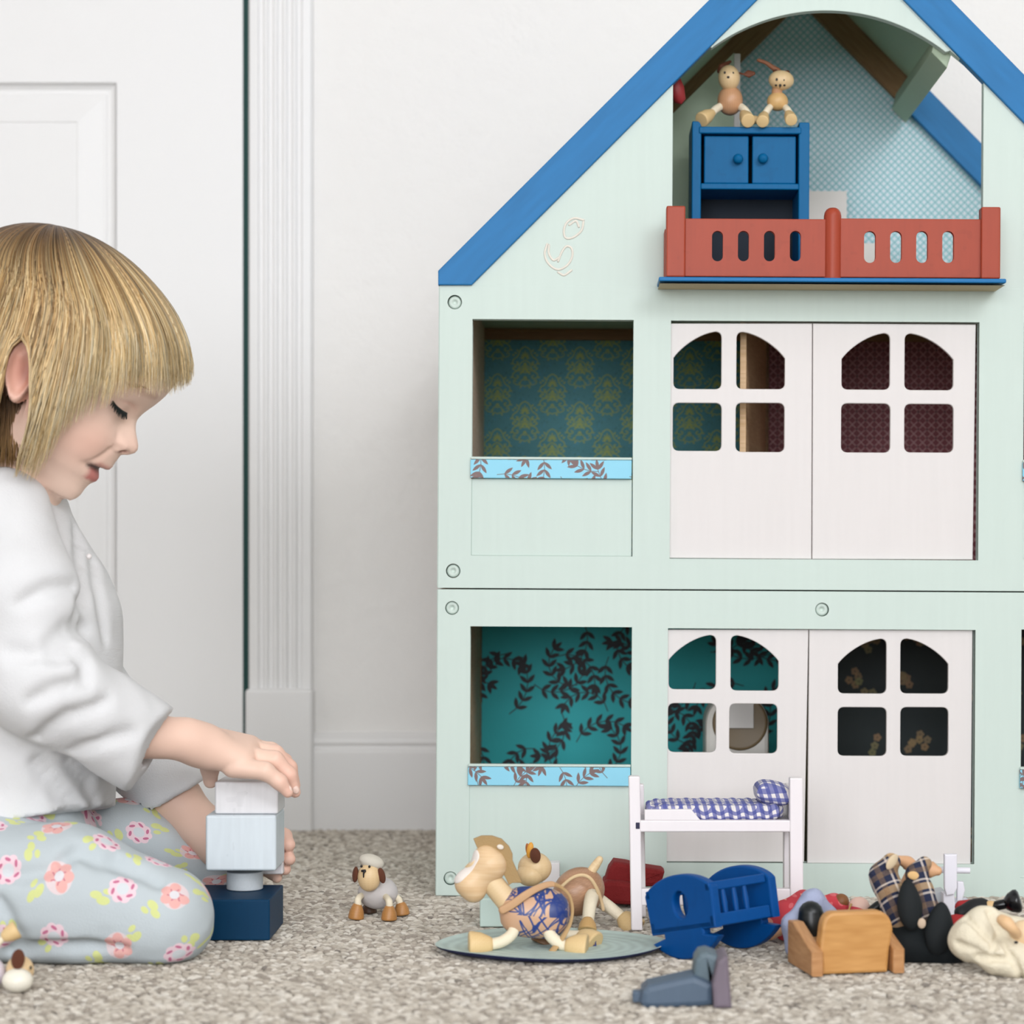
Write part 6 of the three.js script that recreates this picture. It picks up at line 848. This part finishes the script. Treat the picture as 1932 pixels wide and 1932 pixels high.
    const addStrand = (pts, r0, shade, c) => { const n = pts.length - 1, start = pos.length / 3; let prev = null;
      const W = pts.map(p => fromHead(...p));
      for (let i = 0; i <= n; i++) { const t = i / n, T3 = W[Math.min(n, i + 1)].clone().sub(W[Math.max(0, i - 1)]).normalize(); if (!prev) prev = Math.abs(T3.z) < 0.9 ? V(0, 0, 1) : V(0, 1, 0); const A = prev.clone().addScaledVector(T3, -prev.dot(T3)).normalize(), B = T3.clone().cross(A); prev = A; const r = r0 * m1 * (t < 0.1 ? 0.6 + 4 * t : 1) * (1 - 0.85 * smooth(0.62, 1, t));
        const cc = t < 0.45 ? c[0].clone().lerp(c[1], smooth(0.12, 0.45, t)) : c[1].clone().lerp(c[2], smooth(0.45, 0.95, t)); cc.multiplyScalar(shade);
        for (let k = 0; k < 3; k++) { const an = k * 2.094, d = A.clone().multiplyScalar(Math.cos(an)).addScaledVector(B, Math.sin(an)); pos.push(W[i].x + d.x * r, W[i].y + d.y * r, W[i].z + d.z * r); nor.push(d.x, d.y, d.z); col.push(cc.r, cc.g, cc.b); if (i) { const s = start + (i - 1) * 3 + k, s2 = start + (i - 1) * 3 + (k + 1) % 3; idx.push(s, s2, s + 3, s2, s2 + 3, s + 3); } } } };
    seed = 2024;
    const pick = a => a[Math.floor(rnd() * a.length)];
    let made = 0; const WANT = 6500;
    for (let q = 0; q < 9000 && made < WANT; q++) {
      let ph = rr(-Math.PI, Math.PI); if (rnd() < 0.66) ph = rr(-0.25, 2.4); const clump = noise(ph * 14, 5, 9) + 0.7 * noise(ph * 40, 2, 1);      // denser where it is seen
      const layer = rr(1.02, 1.08), th0 = rr(0.02, 0.22) + (rnd() < 0.35 ? rr(0, 0.7) : 0), frontness = Math.max(0, Math.cos(ph));
      const puff = t => layer + 0.1 * Math.pow(frontness, 1.3) * smooth(0.8, 1.9, t);
      const pts = []; let p = null, th = th0, dir = null; const leave = 1.28 + 0.3 * frontness + rr(-0.35, 0.3);
      const jit = frontness > 0.35 ? 8 - 58 * Math.pow(rnd(), 1.15) : rr(-16, 10) + (rnd() < 0.3 ? rr(-60, 0) : 0), sway = rr(-0.09, 0.09), wv = rr(0, 6.28), wa = rr(0, 2.2);
      for (let i = 0; i < 60; i++) {
        if (th < leave || !dir) { const s = Math.sin(th), c = Math.cos(th), f = puff(th), pa = ph + 0.06 * Math.sin(th * 2); const v = [0, 1, 2].map(k => N[k] * c + s * (T[k] * Math.cos(pa) + (k === 2 ? Math.sin(pa) : 0))); const np = [cr[0] + R[0] * v[0] * f, cr[1] + R[1] * v[1] * f, R[2] * v[2] * f]; if (p) { const A = img(p), B = img(np); dir = [B[0] - A[0], B[1] - A[1], B[2] - A[2]]; } p = np; th += 0.085; }
        else { const im = img(p), L = Math.hypot(...dir), lean = -0.36 + 0.22 * frontness + sway, st = 15; const g3 = [lean, 1, -Math.sign(im[2]) * 0.13 * smooth(660, 840, im[1]) * (frontness > 0.6 ? 0.3 : 1)];
          dir = dir.map((d, k) => lerp(d / L, g3[k], 0.17)); const l2 = Math.hypot(...dir); let [nx, ny, nw] = dir.map((d, k) => im[k] + d / l2 * st); nx += wa * Math.cos(i * 0.7 + wv) * 0.5;
          if (nw > 40 && ny > 640 && ny < 900 && nx > 4 && nx < 72) { const gapL = lerp(14, 9, smooth(650, 860, ny)), gapR = ny < 770 ? 60 : lerp(58, 34, smooth(770, 880, ny)), midg = lerp(36, 22, smooth(760, 880, ny)); if (nx > gapL && nx < gapR) nx = nx < midg ? lerp(nx, gapL, 0.55) : lerp(nx, gapR, 0.55); }
          p = unimg([nx, ny, nw]); }
        for (let n = 0; n < 2; n++) { const hf = headField(...p); if (hf < 7) { const e = 1.5, gx = headField(p[0] + e, p[1], p[2]) - hf, gy = headField(p[0], p[1] + e, p[2]) - hf, gz = headField(p[0], p[1], p[2] + e) - hf, gl = Math.hypot(gx, gy, gz) || 1; p = [p[0] + gx / gl * (8 - hf), p[1] + gy / gl * (8 - hf), p[2] + gz / gl * (8 - hf)]; } }
        pts.push(p); const im = img(p); if (im[1] > hem(im[0]) + jit && pts.length > 4) break;
      }
      const e = img(pts[pts.length - 1]); if (pts.length < 6) continue;
      // keep the face clear: thin out where only wisps hang
      const c = [pick(roots), pick(mids), pick(tips)], sh = rr(0.74, 1.12) * (1 + 0.3 * clump) * (rnd() < 0.14 ? 0.6 : 1);  // a share of the strands darkened, painting shaded gaps in the hair
      addStrand(pts, rr(0.55, 1.7), sh, c); made++;
    }
    for (let i = 0; i < 420; i++) { const x = rr(-30, 62), w0 = rr(96, 116), y0 = rr(735, 775), sw = rr(-14, 4), y1 = rr(845, 892); addStrand([0, 0.25, 0.5, 0.75, 1].map(t => unimg([x + sw * t, lerp(y0, y1, t), w0 - 14 * t])), rr(0.8, 1.7), rr(0.6, 1.1), [roots[0], roots[1], mids[2]]); }  // inner strands below the ear in root tones, painting the shade there
    // the far lock lifted over the crown
    for (let i = 0; i < 160; i++) { const o = rr(-14, 14), k = rr(-40, 30); addStrand([[120, 440], [90, 432], [50, 430], [10, 440], [-30, 456], [-80, 490]].map(([x, y], j) => { const q = pix(x, y + o * 0.12 * j + 2); return [q[0], q[1], k * 0.6 - 30 - j * 3 + o]; }), 1.2, rr(0.95, 1.15), [mids[0], tips[0], tips[2]]); }
    const g = new THREE.BufferGeometry(); g.setAttribute('position', new THREE.Float32BufferAttribute(pos, 3)); g.setAttribute('normal', new THREE.Float32BufferAttribute(nor, 3)); g.setAttribute('color', new THREE.Float32BufferAttribute(col, 3)); g.setIndex(idx);
    // scalp cap under the strands
    const cap = new THREE.SphereGeometry(1, 72, 48), cp = cap.attributes.position, cc = [], keep = [];
    const hv = []; for (let i = 0; i < cp.count; i++) { const a = cr[0] + cp.getX(i) * R[0] * 1.012, u = cr[1] + cp.getY(i) * R[1] * 1.012, w = cp.getZ(i) * R[2] * 1.012; hv.push([a, u, w]); const p = fromHead(a, u, w); cp.setXYZ(i, p.x, p.y, p.z); const c = C(126, 98, 62); cc.push(c.r, c.g, c.b); }
    const ci = cap.index.array, out = []; for (let i = 0; i < ci.length; i += 3) { const ok = [0, 1, 2].every(k => { const [a, u, w] = hv[ci[i + k]], im = img([a, u, w]); return !(a > 60 && u < 95 - (180 - a) * 0.1) && !(im[1] > 590 && Math.abs(w) > 90 && im[0] > -20) ; }); if (ok) out.push(ci[i], ci[i + 2], ci[i + 1]); }
    cap.setIndex(out); cap.deleteAttribute('uv'); cap.computeVertexNormals(); cap.setAttribute('color', new THREE.Float32BufferAttribute(cc, 3));
    const hairGeo = mergeGeometries([g.toNonIndexed(), cap.toNonIndexed()]);
    part(girl, 'hair', hairGeo, new THREE.MeshPhysicalMaterial({ color: 0xffffff, vertexColors: true, roughness: 0.36, specularIntensity: 0.7 }));
  }
}
renderer.render(scene, camera);
